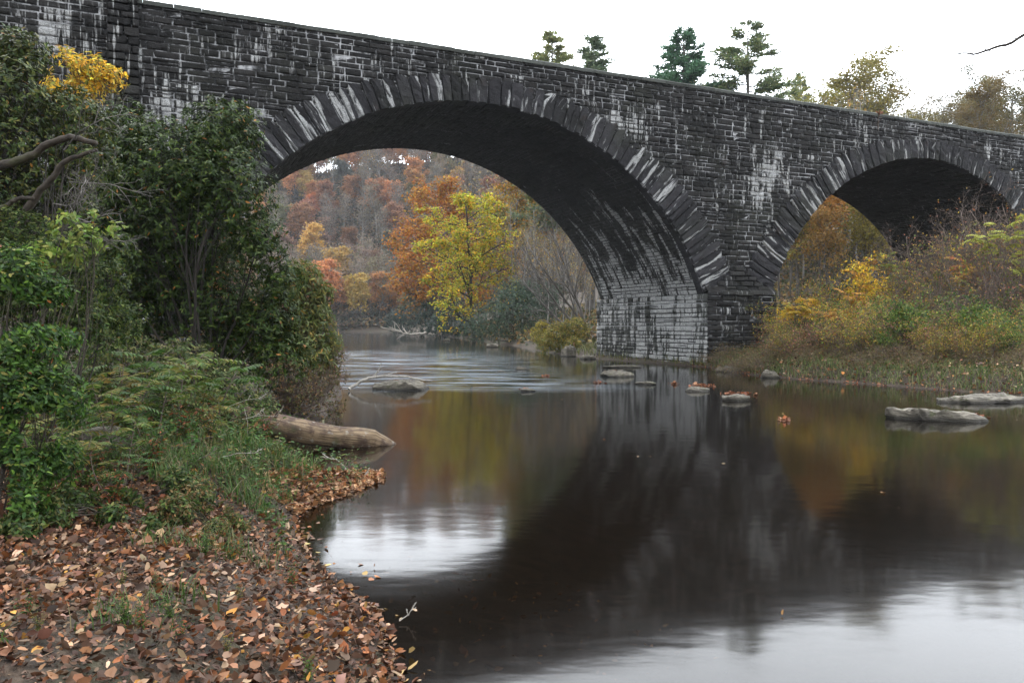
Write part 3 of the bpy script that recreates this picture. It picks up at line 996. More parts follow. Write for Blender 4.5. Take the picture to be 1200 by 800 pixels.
def make_conifer(name, seed, h, w_, n_br, sparse, cols, density=1.0, droop=.12):
    r = np.random.default_rng(seed)
    root = thing(name, 'x x x x', 'tree')
    mbw, mb = MB(), MB()
    zz = np.linspace(-0.3, h, 10)
    tp = np.stack([r.normal(0, .04, 10).cumsum() * .5, r.normal(0, .04, 10).cumsum() * .5, zz], -1)
    tube(mbw, tp, np.linspace(h * .016, .02, 10), 7)
    for k in range(n_br):
        f = (k + r.uniform(0, 1)) / n_br
        z = h * (0.3 + 0.68 * f)
        l = w_ * (1 - f) ** .75 * r.uniform(.45, 1.15) + .25
        if r.random() < sparse: continue
        az = r.uniform(0, 6.28)
        base = np.array([np.interp(z, zz, tp[:, 0]), np.interp(z, zz, tp[:, 1]), z])
        d = np.array([math.cos(az), math.sin(az), 0.25])
        pts = [base + d * l * t_ + np.array([0, 0, -droop * l * 4 * t_ * t_ * .5 + .12 * l * t_ ** 3]) for t_ in np.linspace(0, 1, 6)]
        pts = np.array(pts) + r.normal(0, .03, (6, 3)) * l * .5
        tube(mbw, pts, np.linspace(.05, .012, 6) * (.4 + l / w_), 4)
        ns = int(55 * l * density)
        tt = r.uniform(.22, 1.0, ns)
        P = np.stack([np.interp(tt, np.linspace(0, 1, 6), pts[:, i]) for i in range(3)], -1)
        side = np.array([-d[1], d[0], 0])
        sgn = r.choice([-1, 1], ns)
        D = unit(side[None] * sgn[:, None] * r.uniform(.3, 1.2, (ns, 1)) + d[None] * .8 + r.normal(0, .25, (ns, 3)))
        P = P + D * (r.uniform(0, .45, (ns, 1)) * l * .35) + r.normal(0, .07, (ns, 3))
        D = unit(D + r.normal(0, .35, (ns, 3)) + np.array([0, 0, .25]))
        N = unit(r.normal(0, .5, (ns, 3)) + np.array([0, 0, 1]))
        leaves(mb, P, D, N, r.uniform(.16, .36, ns), r.uniform(.035, .09, ns), palette(r, ns, cols, jit=.22), T_CLUMP)
    mbw.build('trunk', M['bark'], root)
    mb.build('crown', M['tree_leaf'], root)
    return root


def plant_at(root, px, Y, h_scale=1.0, rz=None, dz=0, label_=None, group=None, tint=None, cat=None, first=False, x=None):
    p = at(px, 380, Y)
    xx = p[0] if x is None else x
    z = gz(xx, Y) + dz
    rz = random.uniform(0, 6.28) if rz is None else rz
    if first:
        root.location = (xx, Y, z); root.rotation_euler = (0, 0, rz); root.scale = (h_scale,) * 3
        if label_: root['label'] = label_
        if group: root['group'] = group
        if cat: root['category'] = cat
        if tint is not None:
            for ch in root.children: ch.color = (*tint, 1)
        return root
    return dup(root, (xx, Y, z), rz, h_scale, label_, group, tint, cat)


random.seed(5)
ORANGE, RUST, GOLD, PINK, OLIVE, DULL, DEEP = (.46, .20, .06), (.27, .12, .055), (.44, .28, .06), (.30, .17, .12), (.15, .15, .05), (.17, .14, .10), (.05, .065, .05)
TINTS = {'orange': ORANGE, 'rust brown': RUST, 'golden': GOLD, 'dull pink': PINK, 'olive green': OLIVE, 'dark green': DEEP}
rH = np.random.default_rng(42)
used_full, used_thin = [0, 0, 0], [0, 0, 0]


def hill_tree(x, y, kind, colname, hs):
    k = int(rH.integers(0, 3))
    if kind == 'full':
        lab = f'distant tree with {colname} crown on the misty wooded hillside'
        src, used = far_full[k], used_full
        grp = f'{colname} trees on the misty hillside'
    else:
        lab = 'distant thin grey tree almost bare of leaves on the misty hillside'
        src, used = far_thin[k], used_thin
        grp = 'bare grey trees on the misty hillside'
    z = gz(x, y)
    tint = (np.array(TINTS.get(colname, DULL)) * 1.2 + np.array([.09, .07, .055])) * (1 + rH.normal(0, .12))  # grey-tan lift paints mist into the crown colours
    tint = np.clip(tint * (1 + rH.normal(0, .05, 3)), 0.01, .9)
    if not used[k]:
        used[k] = 1
        src.location = (x, y, z); src.rotation_euler = (0, 0, rH.uniform(0, 6.28)); src.scale = (hs,) * 3
        src['label'] = lab; src['group'] = grp
        for ch in src.children: ch.color = (*tint, 1)
        return
    dup(src, (x, y, z), rH.uniform(0, 6.28), hs, lab, grp, tint)


# the far hillside seen through the main arch (and above it, in the water's mirror)
cnt = 0
cells = []
for Y in np.concatenate([np.linspace(205, 250, 6), np.linspace(262, 345, 8)]):
    step = 6.0 + (Y - 200) * .018
    x = -0.36 * Y - 6
    while x < 0.14 * Y + 4:
        cells.append((x + rH.uniform(-3, 3), Y + rH.uniform(-4, 4))); x += step * rH.uniform(.75, 1.25)
for x, y in cells:
    if river_d(x, y)[0] < 4: continue
    px = 600 + x / y * F_PX
    n_ = fbm(x / 22, y / 22, 77)
    if rH.random() < 0.45:
        hill_tree(x, y, 'thin', '', rH.uniform(.85, 1.3))
    else:
        cn = rH.choice(['orange', 'rust brown', 'golden', 'dull pink', 'olive green', 'dark green'], p=[.26, .24, .12, .20, .11, .07])
        hill_tree(x, y, 'full', str(cn), rH.uniform(.75, 1.25))
    cnt += 1
for x in np.arange(-128, 44, 6.5):
    hill_tree(x + rH.uniform(-1.5, 1.5), 352 + rH.uniform(-5, 5), 'full' if rH.random() < .8 else 'thin', str(rH.choice(['orange', 'rust brown', 'dull pink', 'olive green'])), rH.uniform(1.0, 1.3) * (1.35 if x < -40 else 1)); cnt += 1
for k in range(26):
    Y = rH.uniform(190, 290)
    hill_tree(rH.uniform(.50, .80) * Y, Y, 'full', str(rH.choice(['olive green', 'dull pink'], p=[.65, .35])), rH.uniform(.8, 1.1)); cnt += 1
print('hill trees', cnt)

# ---- the wood near the bend of the river, upstream of the bridge
def ground_at0(px, Y):
    x_ = at(px, 380, Y)[0]; return (x_, Y, gz(x_, Y))


def top_tree(root, hh, px, top_y, Y, text, group=None, tint=None, first=False, x=None, wide=1.0):
    p = at(px, top_y, Y)
    z = gz(p[0], Y)
    k = (p[2] - z) / hh
    sc_ = (k * wide, k * wide, k)
    rz = random.uniform(0, 6.28)
    if first:
        root.location = (p[0], Y, z); root.rotation_euler = (0, 0, rz); root.scale = sc_
        label(root, text, None, group)
        if tint is not None:
            for ch in root.children: ch.color = (*tint, 1)
        return root
    return dup(root, (p[0], Y, z), rz, sc_, text, group, tint)


SP_LAYER = [(9, .05, .03, 22, .15, 72, .42), (7, .10, .03, 9, .2, 45, .45), (5, .14, .0, 5, .2, 45, .5), (3, .16, .0, 0, 0, 0, 0)]
t1 = make_tree('maple_tree', 201, 18, SP_LAYER, 9500, .34, .24, .30, [(.62, .48, .03), (.44, .46, .05), (.66, .36, .03), (.2, .27, .03)], [4, 4, 2, 2], bark='bark_moss', flat=.8, crown_from=.02)
t1.location = (*at(556, 380, 94)[:2], gz(at(556, 380, 94)[0], 94)); t1.location[2] -= .5; label(t1, 'yellow-green maple with layered branches hanging over the far river bank')
t2 = make_tree('maple_tree', 202, 22, SP_LAYER, 11000, .40, .3, .6, [(.46, .20, .03), (.40, .14, .03), (.46, .28, .05), (.24, .13, .05)], [4, 3, 2, 1], flat=.5, crown_from=.05)
t2.location = (*at(520, 380, 126)[:2], gz(at(520, 380, 126)[0], 126)); t2.rotation_euler[2] = 2.1
t2.scale = (1.2, 1.2, 1.12)
label(t2, 'large orange maple beside the river bend, behind the yellow-green one')
t3 = make_tree('maple_tree', 203, 20, SP_BROAD, 5200, .36, .28, .5, [(.48, .27, .03), (.30, .24, .05), (.42, .2, .04)], crown_from=.15)
t3.location = (*at(594, 380, 112)[:2], gz(at(594, 380, 112)[0], 112)); label(t3, 'golden-leaved tree rising behind the yellow-green maple under the main arch')
t3.scale = (1, 1, 1.05)

pole = [make_tree('slender_tree', 210 + k, 15, SP_POLE, 260, .28, .2, .4, [(.28, .24, .1), (.4, .26, .08), (.2, .17, .12)], bark='bark_pale', trunk_r=.11) for k in range(2)]
bare = [make_tree('bare_tree', 220 + k, 14, SP_BARE, 420, .26, .18, .5, [(.26, .20, .1), (.22, .2, .14), (.34, .2, .08)], bark='bark', trunk_r=.13, fork=1 + k) for k in range(2)]
grp = 'slender pale trees behind the main arch'
first = True
k = 0
for px, ty, Y in [(600, 235, 96), (612, 262, 84), (622, 240, 102), (634, 262, 80), (641, 290, 70), (652, 270, 88), (660, 282, 76), (668, 300, 68), (676, 280, 92), (684, 318, 66),
                  (690, 300, 80), (630, 225, 120), (655, 230, 118), (585, 215, 128), (606, 205, 132), (700, 250, 98), (716, 260, 90)]:
    i = k % 2
    top_tree(pole[i], 15, px, ty, Y, 'slender pale-trunked tree with few leaves on the slope behind the main arch', grp, first=(k < 2)); k += 1
k = 0
for px, ty, Y in [(594, 262, 104), (618, 275, 92), (646, 258, 98), (672, 262, 84), (560, 215, 150), (546, 200, 160), (580, 200, 150), (530, 250, 150), (620, 205, 140), (640, 215, 130)]:
    top_tree(bare[k % 2], 14, px, ty, Y, 'leafless grey twiggy tree on the slope behind the main arch', 'leafless trees behind the main arch', first=(k < 2)); k += 1
# the leaning, many-stemmed bare tree by the pier
ln = thing('leaning_tree', 'bare tree with several dark stems leaning over the river beside the pier', 'tree')
bp = at(694, 380, 57); bz = gz(bp[0], 57)
ln.location = (bp[0], 57, bz)
rr = np.random.default_rng(9); out, tips = [], []
SP_LEAN = [(9, .07, .06, 9, .3, 35, .5), (5, .12, .06, 6, .2, 35, .55), (4, .14, .04, 4, .2, 35, .5), (3, .15, .0, 0, 0, 0, 0)]
for dx, L_ in ((-1.35, 9.0), (-.95, 8.5), (-.55, 9.5), (-.2, 8.5), (-1.9, 7)):
    grow(rr, (rr.uniform(-.3, .3), rr.uniform(-.3, .3), -.2), (dx, rr.uniform(-.3, .3), 1), L_, .12, 0, SP_LEAN, out, tips)
wood('trunk', [o_ for o_ in out if o_[0] == 0], M['bark'], ln)
wood('branches', [o_ for o_ in out if o_[0] > 0], M['bark'], ln)

# dark conifers and thin crowns above the parapet, trees seen through the second arch
con = [make_conifer('pine_tree', 300, 20, 4.4, 190, .06, [(.10, .22, .12), (.13, .25, .13), (.07, .15, .08)], 2.0),
       make_conifer('pine_tree', 301, 20, 4.8, 130, .15, [(.20, .26, .11), (.26, .28, .12), (.12, .17, .08)], 1.7, .05),
       make_conifer('pine_tree', 302, 20, 3.6, 150, .1, [(.20, .25, .13), (.15, .21, .11)], 1.9)]
top_tree(con[0], 20, 803, 28, 92, 'dense dark green pine above the parapet, left of the open-branched pine', first=True, wide=1.2)
top_tree(con[1], 20, 876, 22, 88, 'tall pine with open uneven branches standing highest above the parapet', first=True, wide=1.25)
top_tree(con[2], 20, 692, 38, 105, 'small pointed green pine above the parapet, second conifer from the left', first=True, wide=1.3)
top_tree(con[2], 20, 646, 33, 118, 'small faded brownish-green pine above the parapet, leftmost of the conifers', tint=(1.6, 1.3, .9), wide=1.2)
top_tree(con[2], 20, 938, 82, 112, 'short grey-green pine top just showing above the parapet beside the thin yellow crowns', wide=.8)
dec = [make_tree('autumn_tree', 320 + k, 16, SP_BARE, 8000, .21, .16, .36, greyscale, bark='bark_pale', crown_from=.25) for k in range(2)]
names = [(964, 92, 96, (.35, .33, .09), 'thin yellow-green crown above the parapet right of the pines'), (998, 80, 92, (.36, .31, .10), 'airy yellow crown above the parapet, tallest right of the pines'),
         (1030, 84, 100, (.33, .26, .09), 'loose brownish-yellow crown above the parapet, right of the airy yellow one'), (1062, 96, 90, (.28, .24, .09), 'thin olive-brown crown above the parapet before the gap of sky'),
         (1118, 104, 96, (.26, .22, .12), 'dull olive crown above the parapet, first right of the gap of sky'), (1150, 92, 88, (.27, .2, .09), 'rounded brownish crown above the right end of the parapet'),
         (1188, 86, 92, (.22, .2, .08), 'olive crown above the parapet at the right edge of the photo'), (1092, 128, 120, (.3, .26, .14), 'low pale crown showing in the gap above the parapet'),
         (1215, 90, 96, (.3, .2, .09), 'brown crown half cut off by the right edge of the photo')]
for k, (px, ty, Y, tc, tx) in enumerate(names):
    top_tree(dec[k % 2], 16, px, ty + 22, Y, tx, tint=tc, first=(k < 2), wide=1.25)
autumn_low = [make_tree('autumn_tree', 330 + k, 11, SP_BARE, 2600, .24, .18, .4, greyscale, bark='bark', crown_from=.08, trunk_r=.09) for k in range(2)]
for q, (px, Y) in enumerate(((925, 70), (990, 84))):
    autumn_low[q].location = ground_at0(px, Y); label(autumn_low[q], 'orange and yellow leaved tree in the wood seen through the smaller arch', None, 'autumn trees seen through the smaller arch')
    for ch in autumn_low[q].children: ch.color = (.44, .27, .06, 1)
r2 = np.random.default_rng(31)
for k in range(22):
    px, Y = r2.uniform(1085, 1290), r2.uniform(108, 170)
    px_x = at(px, 380, Y)[0]
    dup(dec[k % 2], (px_x, Y, gz(px_x, Y)), r2.uniform(0, 6), r2.uniform(.8, 1.1), 'hazy olive-brown tree on the rise behind the right end of the bridge', 'trees on the rise behind the right end of the bridge', [(.26, .22, .1), (.3, .22, .1), (.2, .2, .09)][k % 3])
k = 0
for px in np.linspace(893, 1066, 44):
    Y = r2.uniform(60, 125); tc = [(.46, .30, .06), (.36, .30, .08), (.44, .21, .06), (.24, .22, .09), (.40, .24, .08)][k % 5]
    px_x = at(px, 380, Y)[0]
    dup(autumn_low[k % 2], (px_x, Y, gz(px_x, Y)), r2.uniform(0, 6), r2.uniform(.65, 1.1), 'orange and yellow leaved tree in the wood seen through the smaller arch', 'autumn trees seen through the smaller arch', tc)
    k += 1
for px in (912, 941, 966, 978, 1003, 1022):
    Y = r2.uniform(66, 90); xx = at(px, 380, Y)[0]
    dup(pole[k % 2], (xx, Y, gz(xx, Y)), r2.uniform(0, 6), (.75, .75, 1.2), 'slender pale-trunked tree in the wood seen through the smaller arch', 'slender trees seen through the smaller arch')
    k += 1



# ------------------------------------------------------------------ bushes
def shift(mb, base):
    mb.v = [v - np.asarray(base, float) for v in mb.v]


def lobe_bush(name, text, cat, base, lobes, n_tips, whorl, Ln, Wd, cols, w=None, mat='waxy_leaf', stem_mat='bark_moss', seed=1, tpl=T_LONG, stems=50, up=.35, droop=-.1, gap=.15,
              stem_r=.02, group=None, depth=1.0, lsz=(.65, 1.25), twigs=True, fill=3.5):
    r = np.random.default_rng(seed)
    base = np.asarray(base, float)
    root = thing(name, text, cat, base, group=group)
    C_, R_ = [], []
    for px, py, Y, rp in lobes:
        C_.append(at(px, py, Y)); R_.append(rp / F_PX * Y)
    C_, R_ = np.array(C_), np.array(R_)
    i = r.choice(len(C_), n_tips * 2, p=R_ ** 2.2 / (R_ ** 2.2).sum())
    d = rdir(r, n_tips * 2, up)
    rad = R_[i] * r.uniform(0, 1, n_tips * 2) ** (1 / fill)
    P = C_[i] + d * rad[:, None] * np.array([1, depth, 1])
    nz = vnoise((P[:, 0] + P[:, 1] * .7) * 2.0, P[:, 2] * 2.4, seed)
    P, d, i = P[nz > -1 + 2 * gap][:n_tips], d[nz > -1 + 2 * gap][:n_tips], i[nz > -1 + 2 * gap][:n_tips]
    ok = P[:, 2] > ground_z(P[:, 0], P[:, 1]) + .03
    P, d, i = P[ok], d[ok], i[ok]
    n = len(P)
    out_dir = unit(d + np.array([0, 0, .45]) + r.normal(0, .3, (n, 3)))
    mb = MB()
    s1 = unit(np.cross(out_dir, np.array([.13, .21, 1.0]))); s2 = np.cross(out_dir, s1)
    tipcol = np.clip(1 + r.normal(0, .22, n), .45, 1.6)
    for k in range(whorl):
        a = 6.283 * k / whorl + r.uniform(0, 6.28, n) * .6 + r.uniform(0, 1)
        radial = s1 * np.cos(a)[:, None] + s2 * np.sin(a)[:, None]
        D = unit(radial + out_dir * r.uniform(-.1, .75, (n, 1)) + np.array([0, 0, droop]))
        N = unit(out_dir + r.normal(0, .25, (n, 3)))
        cc = np.clip(palette(r, n, cols, w) * tipcol[:, None], 0, 1)
        sz = r.uniform(*lsz, n)
        off = (out_dir * r.uniform(-1.2, .2, (n, 1)) * Ln * .7) if whorl > 1 else 0
        leaves(mb, P + off, D, N, Ln * sz, Wd * sz, cc, tpl)
    shift(mb, base); mb.build('foliage', M[mat], root)
    mb = MB()
    sel = r.choice(n, min(stems, n), replace=False)
    hubs = []
    for q in range(len(C_)):
        # a main limb from the base into every lobe, then branches from it to the tips
        e = C_[q] + np.array([0, 0, -R_[q] * .25])
        b0 = base + r.normal(0, .12, 3) * np.array([1, 1, 0]) - np.array([0, 0, .12])
        m_ = (b0 + e) / 2 + r.normal(0, .12, 3) * np.linalg.norm(e - b0) + np.array([0, 0, .1])
        t_ = np.linspace(0, 1, 9)[:, None]
        pts = b0 * (1 - t_) ** 2 + 2 * m_ * t_ * (1 - t_) + e * t_ ** 2 + r.normal(0, .02, (9, 3))
        tube(mb, pts, np.linspace(stem_r * 1.9, stem_r * .8, 9), 6)
        hubs.append(pts)
    for j in sel:
        h_ = hubs[i[j]]; a0 = h_[int(r.integers(4, 9))]
        t_ = np.linspace(0, 1, 6)[:, None]
        m_ = (a0 + P[j]) / 2 + r.normal(0, .12, 3) * np.linalg.norm(P[j] - a0)
        pts = a0 * (1 - t_) ** 2 + 2 * m_ * t_ * (1 - t_) + P[j] * t_ ** 2
        tube(mb, pts, np.linspace(stem_r * .55, stem_r * .16, 6), 4, cap=False)
    if twigs:
        for j in r.choice(n, min(n, 700), replace=False):
            tube(mb, [P[j] - out_dir[j] * Ln * 2.2, P[j] - out_dir[j] * Ln, P[j]], [stem_r * .22, stem_r * .18, stem_r * .12], 3, cap=False)
    shift(mb, base); mb.build('branches', M[stem_mat], root)
    return root


def ground_at(px, Y, dz=0.0):
    p = at(px, 380, Y); return np.array([p[0], Y, gz(p[0], Y) + dz])


RHODO = [(.030, .052, .009), (.018, .034, .008), (.052, .080, .013), (.085, .11, .022)]
# far bank rhododendrons (dark mounds)
lobe_bush('rhododendron_bush', 'broad grey-green rhododendron mound touching the water left of the pier', 'bush', ground_at(602, 76),
          [(600, 372, 75, 36), (575, 378, 76, 28), (630, 368, 77, 32), (602, 350, 77, 27), (556, 386, 80, 20), (645, 350, 78, 22), (620, 345, 78, 20)], 3600, 5, .22, .09,
          [(.04, .07, .042), (.028, .05, .032), (.07, .10, .06)], seed=61, tpl=T_QUAD, stems=60, stem_r=.03)
lobe_bush('rhododendron_bush', 'dark rhododendron mound under the yellow-green maple on the far bank', 'bush', ground_at(520, 122),
          [(500, 376, 120, 24), (530, 374, 116, 24), (470, 378, 134, 20), (545, 384, 105, 16), (515, 384, 112, 18)], 2400, 5, .32, .14, [(.03, .05, .04), (.022, .038, .032), (.055, .08, .06)], seed=62,
          tpl=T_QUAD, stems=40, stem_r=.03)
lobe_bush('rhododendron_bush', 'long dark thicket at the foot of the misty hill by the river bend', 'bush', ground_at(430, 212),
          [(440, 376, 208, 16), (415, 377, 212, 14), (465, 376, 190, 14), (390, 378, 214, 12), (370, 376, 216, 14), (345, 377, 220, 14)], 2200, 4, .5, .3, [(.05, .06, .05), (.09, .085, .06), (.035, .045, .04)], seed=63,
          tpl=T_QUAD, stems=30, stem_r=.05)
lobe_bush('shrub', 'yellow-green shrub with low branches on the bank just left of the pier', 'shrub', ground_at(655, 53),
          [(655, 394, 52, 18), (675, 388, 52, 18), (640, 402, 53, 12), (672, 405, 50, 12), (632, 396, 56, 10)], 1900, 4, .13, .07,
          [(.14, .15, .03), (.26, .22, .04), (.08, .11, .03), (.3, .2, .04)], seed=64, tpl=T_QUAD, stems=60, stem_r=.015, mat='leaf')
lobe_bush('shrub', 'small yellow-leaved shrub at the water between the dark mound and the pier', 'shrub', ground_at(640, 60),
          [(636, 384, 60, 10), (628, 390, 60, 8)], 400, 4, .15, .08, [(.4, .3, .04), (.28, .26, .05)], seed=65, tpl=T_QUAD, stems=20, stem_r=.012, mat='leaf')


# ---- right bank
def make_shrub(name, seed, h, stems, spec, leaf_n, ll, lw, cols, w=None, mat='leaf', stem='twig', out_=.5, spread=.08, tpl=T_QUAD, sr=.014):
    r = np.random.default_rng(seed)
    root = thing(name, 'x x x x', 'shrub')
    out, tips = [], []
    for k in range(stems):
        a = r.uniform(0, 6.28); q = r.uniform(.1, 1)
        grow(r, (.25 * q * math.cos(a), .25 * q * math.sin(a), -.08), (out_ * q * math.cos(a), out_ * q * math.sin(a), 1), h * r.uniform(.55, 1.05), sr, 0, spec, out, tips)
    wood('stems', out, M[stem], root, sides=(5, 4, 3, 3))
    if leaf_n:
        tp = np.array([t_[0] for t_ in tips]); td = np.array([t_[1] for t_ in tips])
        i = r.integers(0, len(tp), leaf_n)
        P = tp[i] + r.normal(0, spread, (leaf_n, 3))
        D = unit(r.normal(0, 1, (leaf_n, 3)) + td[i] * .6); N = unit(r.normal(0, .7, (leaf_n, 3)) + np.array([0, 0, 1]))
        s_ = r.uniform(.6, 1.3, leaf_n)
        mb = MB(); leaves(mb, P, D, N, ll * s_, lw * s_, palette(r, leaf_n, cols, w, .28), tpl)
        mb.build('foliage', M[mat], root)
    return root


def frond(mb, mbs, r, p, d, Ln, pairs, ll, lw, cols, curve=-.6, tpl=T_LEAF, rad=.006):
    d = unit(np.asarray(d, float)); t_ = np.linspace(0, 1, 8)
    side = unit(np.cross(d, [0, 0, 1.0]) + r.normal(0, .15, 3))
    pts = p + d[None] * (t_ * Ln)[:, None] + np.array([0, 0, 1.0])[None] * (curve * Ln * t_ ** 2 * .5)[:, None]
    tube(mbs, pts, np.linspace(rad, rad * .3, 8), 4, cap=False)
    tt = np.repeat(np.linspace(.2, .98, pairs), 2)
    sg = np.tile([-1, 1], pairs)
    P = np.stack([np.interp(tt, t_, pts[:, i]) for i in range(3)], -1)
    ax = unit(d + np.array([0, 0, 1.0]) * curve * tt[:, None])
    D = unit(side[None] * sg[:, None] + ax * .45 + np.array([0, 0, -.18]) + r.normal(0, .08, (len(tt), 3)))
    N = unit(np.cross(side[None] * np.ones((len(tt), 1)), ax) * 1.0 + r.normal(0, .15, (len(tt), 3)))
    N = N * np.sign(N[:, 2:3] + 1e-6)
    sz = np.sin(np.clip(tt * 2.6 + .35, 0, 3.0)) ** .5
    leaves(mb, P, D, N, ll * sz, lw * sz, palette(r, len(tt), cols, jit=.14) , tpl)


def make_sumac(name, seed, h, n_stem, cols, fl=.55, text='x x x x'):
    r = np.random.default_rng(seed)
    root = thing(name, text, 'shrub')
    mb, mbs = MB(), MB()
    for k in range(n_stem):
        a = r.uniform(0, 6.28)
        top = np.array([math.cos(a), math.sin(a), 0]) * r.uniform(.1, .9) * h * .3 + np.array([0, 0, h * r.uniform(.6, 1)])
        t_ = np.linspace(0, 1, 7)[:, None]
        pts = t_ * top + np.sin(t_ * 3.1) * r.normal(0, .06, 3)
        tube(mbs, pts, np.linspace(.02, .01, 7), 5)
        cl = [cols[int(r.integers(0, len(cols)))]] * 2 + [cols[int(r.integers(0, len(cols)))]]
        for j in range(int(r.integers(6, 10))):
            az = r.uniform(0, 6.28); f = r.uniform(.78, 1)
            p = top * f
            frond(mb, mbs, r, p, (math.cos(az), math.sin(az), r.uniform(.2, .9)), fl * r.uniform(.7, 1.15), 9, fl * .26, fl * .085, cl, curve=r.uniform(-1.2, -.5))
    mbs.build('stems', M['twig'], root)
    mb.build('foliage', M['leaf'], root)
    return root


SP_SHRUB = [(6, .12, .03, 6, .25, 38, .55), (5, .16, .03, 5, .2, 40, .5), (3, .2, .0, 0, 0, 0, 0)]
SP_ARCH = [(8, .10, -.10, 6, .3, 35, .45), (4, .18, -.08, 3, .3, 40, .5), (3, .2, -.05, 0, 0, 0, 0)]
RB = {
    'bramble': [make_shrub('bramble', 400 + k, 1.7, 16, SP_ARCH, 1500, .07, .045, [(.34, .12, .09), (.36, .18, .13), (.15, .08, .055), (.34, .22, .09), (.15, .17, .045), (.10, .14, .04)], out_=1.1) for k in range(2)],
    'green': [make_shrub('green_shrub', 410 + k, 2.2, 12, SP_SHRUB, 2600, .10, .055, [(.08, .16, .03), (.13, .20, .045), (.22, .22, .05), (.05, .10, .03)], out_=.6, tpl=T_LEAF) for k in range(2)],
    'mixed': [make_shrub('autumn_shrub', 420 + k, 2.3, 12, SP_SHRUB, 2000, .09, .055, [(.40, .24, .05), (.52, .38, .05), (.22, .22, .05), (.15, .19, .04), (.34, .15, .08), (.2, .25, .05)], out_=.7) for k in range(2)],
    'twiggy': [make_shrub('bare_shrub', 430 + k, 4.4, 7, [(8, .12, .03, 8, .25, 40, .5), (6, .15, .03, 7, .2, 42, .5), (4, .2, .02, 4, .2, 40, .5), (3, .2, 0, 0, 0, 0, 0)], 130, .09, .06, [(.3, .12, .06), (.4, .25, .06)], out_=.55, sr=.03) for k in range(2)],
    'brush': [make_shrub('brush', 440 + k, .8, 34, [(6, .15, -.12, 4, .3, 35, .5), (4, .2, -.1, 0, 0, 0, 0)], 900, .05, .025, [(.20, .17, .07), (.25, .16, .09), (.12, .13, .04), (.16, .10, .05)], out_=1.4, sr=.005) for k in range(2)],
}
TX = {'bramble': ('russet bramble thicket with arching stems on the right bank', 'shrub', 'russet brambles on the right bank'),
      'green': ('leafy green shrub among the autumn bushes on the right bank', 'shrub', 'green shrubs on the right bank'),
      'mixed': ('orange and brown leaved shrub on the right bank below the bridge', 'shrub', 'autumn shrubs on the right bank'),
      'twiggy': ('tall leafless twiggy shrub on the right bank before the smaller arch', 'shrub', 'bare shrubs on the right bank'),
      'brush': ('low straw-coloured tuft of brush along the right waterline', 'brush', 'low brush along the right waterline')}
cntk = {k: 0 for k in RB}


def put(kind, px, Y, sc_=1.0, rnd=r2, wide=1.0):
    i = cntk[kind]; cntk[kind] += 1
    src = RB[kind][i % 2]
    p = ground_at(px, Y)
    tx, cat, gr = TX[kind]
    s3 = (sc_ * wide, sc_ * wide, sc_)
    if i < 2:
        src.location = p; src.scale = s3; src.rotation_euler[2] = rnd.uniform(0, 6.28)
        label(src, tx, cat, gr)
    else:
        dup(src, p, rnd.uniform(0, 6.28), s3, tx, gr, cat=cat)


for px, Y, s_ in [(925, 36, 1.0), (948, 34, 1.1), (975, 36, 1.0), (1010, 34, 1.2), (1040, 32, 1.1), (1062, 35, 1.3), (1090, 31, 1.2), (1120, 33, 1.3), (1150, 30, 1.3), (1180, 28, 1.3), (1000, 31, .9),
                  (1030, 29, .9), (1075, 28, .9), (1110, 27, .95), (1195, 32, 1.4), (960, 31, .8), (1140, 26, .8), (900, 34, .6)]:
    put('bramble', px, Y, s_, wide=1.1)
for k in range(26):
    px = r2.uniform(905, 1235); Yw = np.interp(px, [830, 870, 1000, 1100, 1200, 1260], [35.2, 30.6, 27.0, 24.2, 22.2, 21])
    put(['mixed', 'bramble', 'green', 'mixed'][k % 4], px, Yw + r2.uniform(1.6, 4.2), r2.uniform(.35, 1.0), wide=1.1)
for px, Y, s_ in [(985, 33, .9), (1085, 34, .9), (1125, 28, .6), (1148, 32, 1.1), (1165, 29, .8), (935, 33, .7), (1195, 27, .6), (1060, 30, .7), (1110, 35, 1.0), (1020, 37, 1.0)]:
    put('green', px, Y, s_, wide=1.05)
for px, Y, s_ in [(915, 35, .9), (955, 38, 1.1), (995, 36, 1.1), (1045, 35, 1.2), (1100, 36, 1.45), (1135, 34, 1.45), (1170, 33, 1.55), (1190, 30, 1.5), (1010, 32, .8), (1070, 32, 1.0), (1205, 34, 1.7), (1150, 36, 1.6)]:
    put('mixed', px, Y, s_)
for px, Y, s_ in [(1105, 33, 1.0), (1135, 31, 1.05), (1165, 32, 1.15), (1190, 31, 1.2), (1065, 34, .75), (1120, 35, 1.15), (925, 37, .5), (1090, 30, .6), (1130, 28, .55), (1175, 28, .8), (1150, 30, .8), (1040, 31, .5), (1205, 29, .9)]:
    put('twiggy', px, Y, s_)
for k in range(64):
    px = 845 + k * 5.9 + r2.uniform(-6, 6)
    Yw = np.interp(px, [830, 870, 1000, 1100, 1200, 1260], [35.2, 30.6, 27.0, 24.2, 22.2, 21])
    put('brush', px, Yw + r2.uniform(.5, 3.2), r2.uniform(.6, 1.15), wide=1.2)
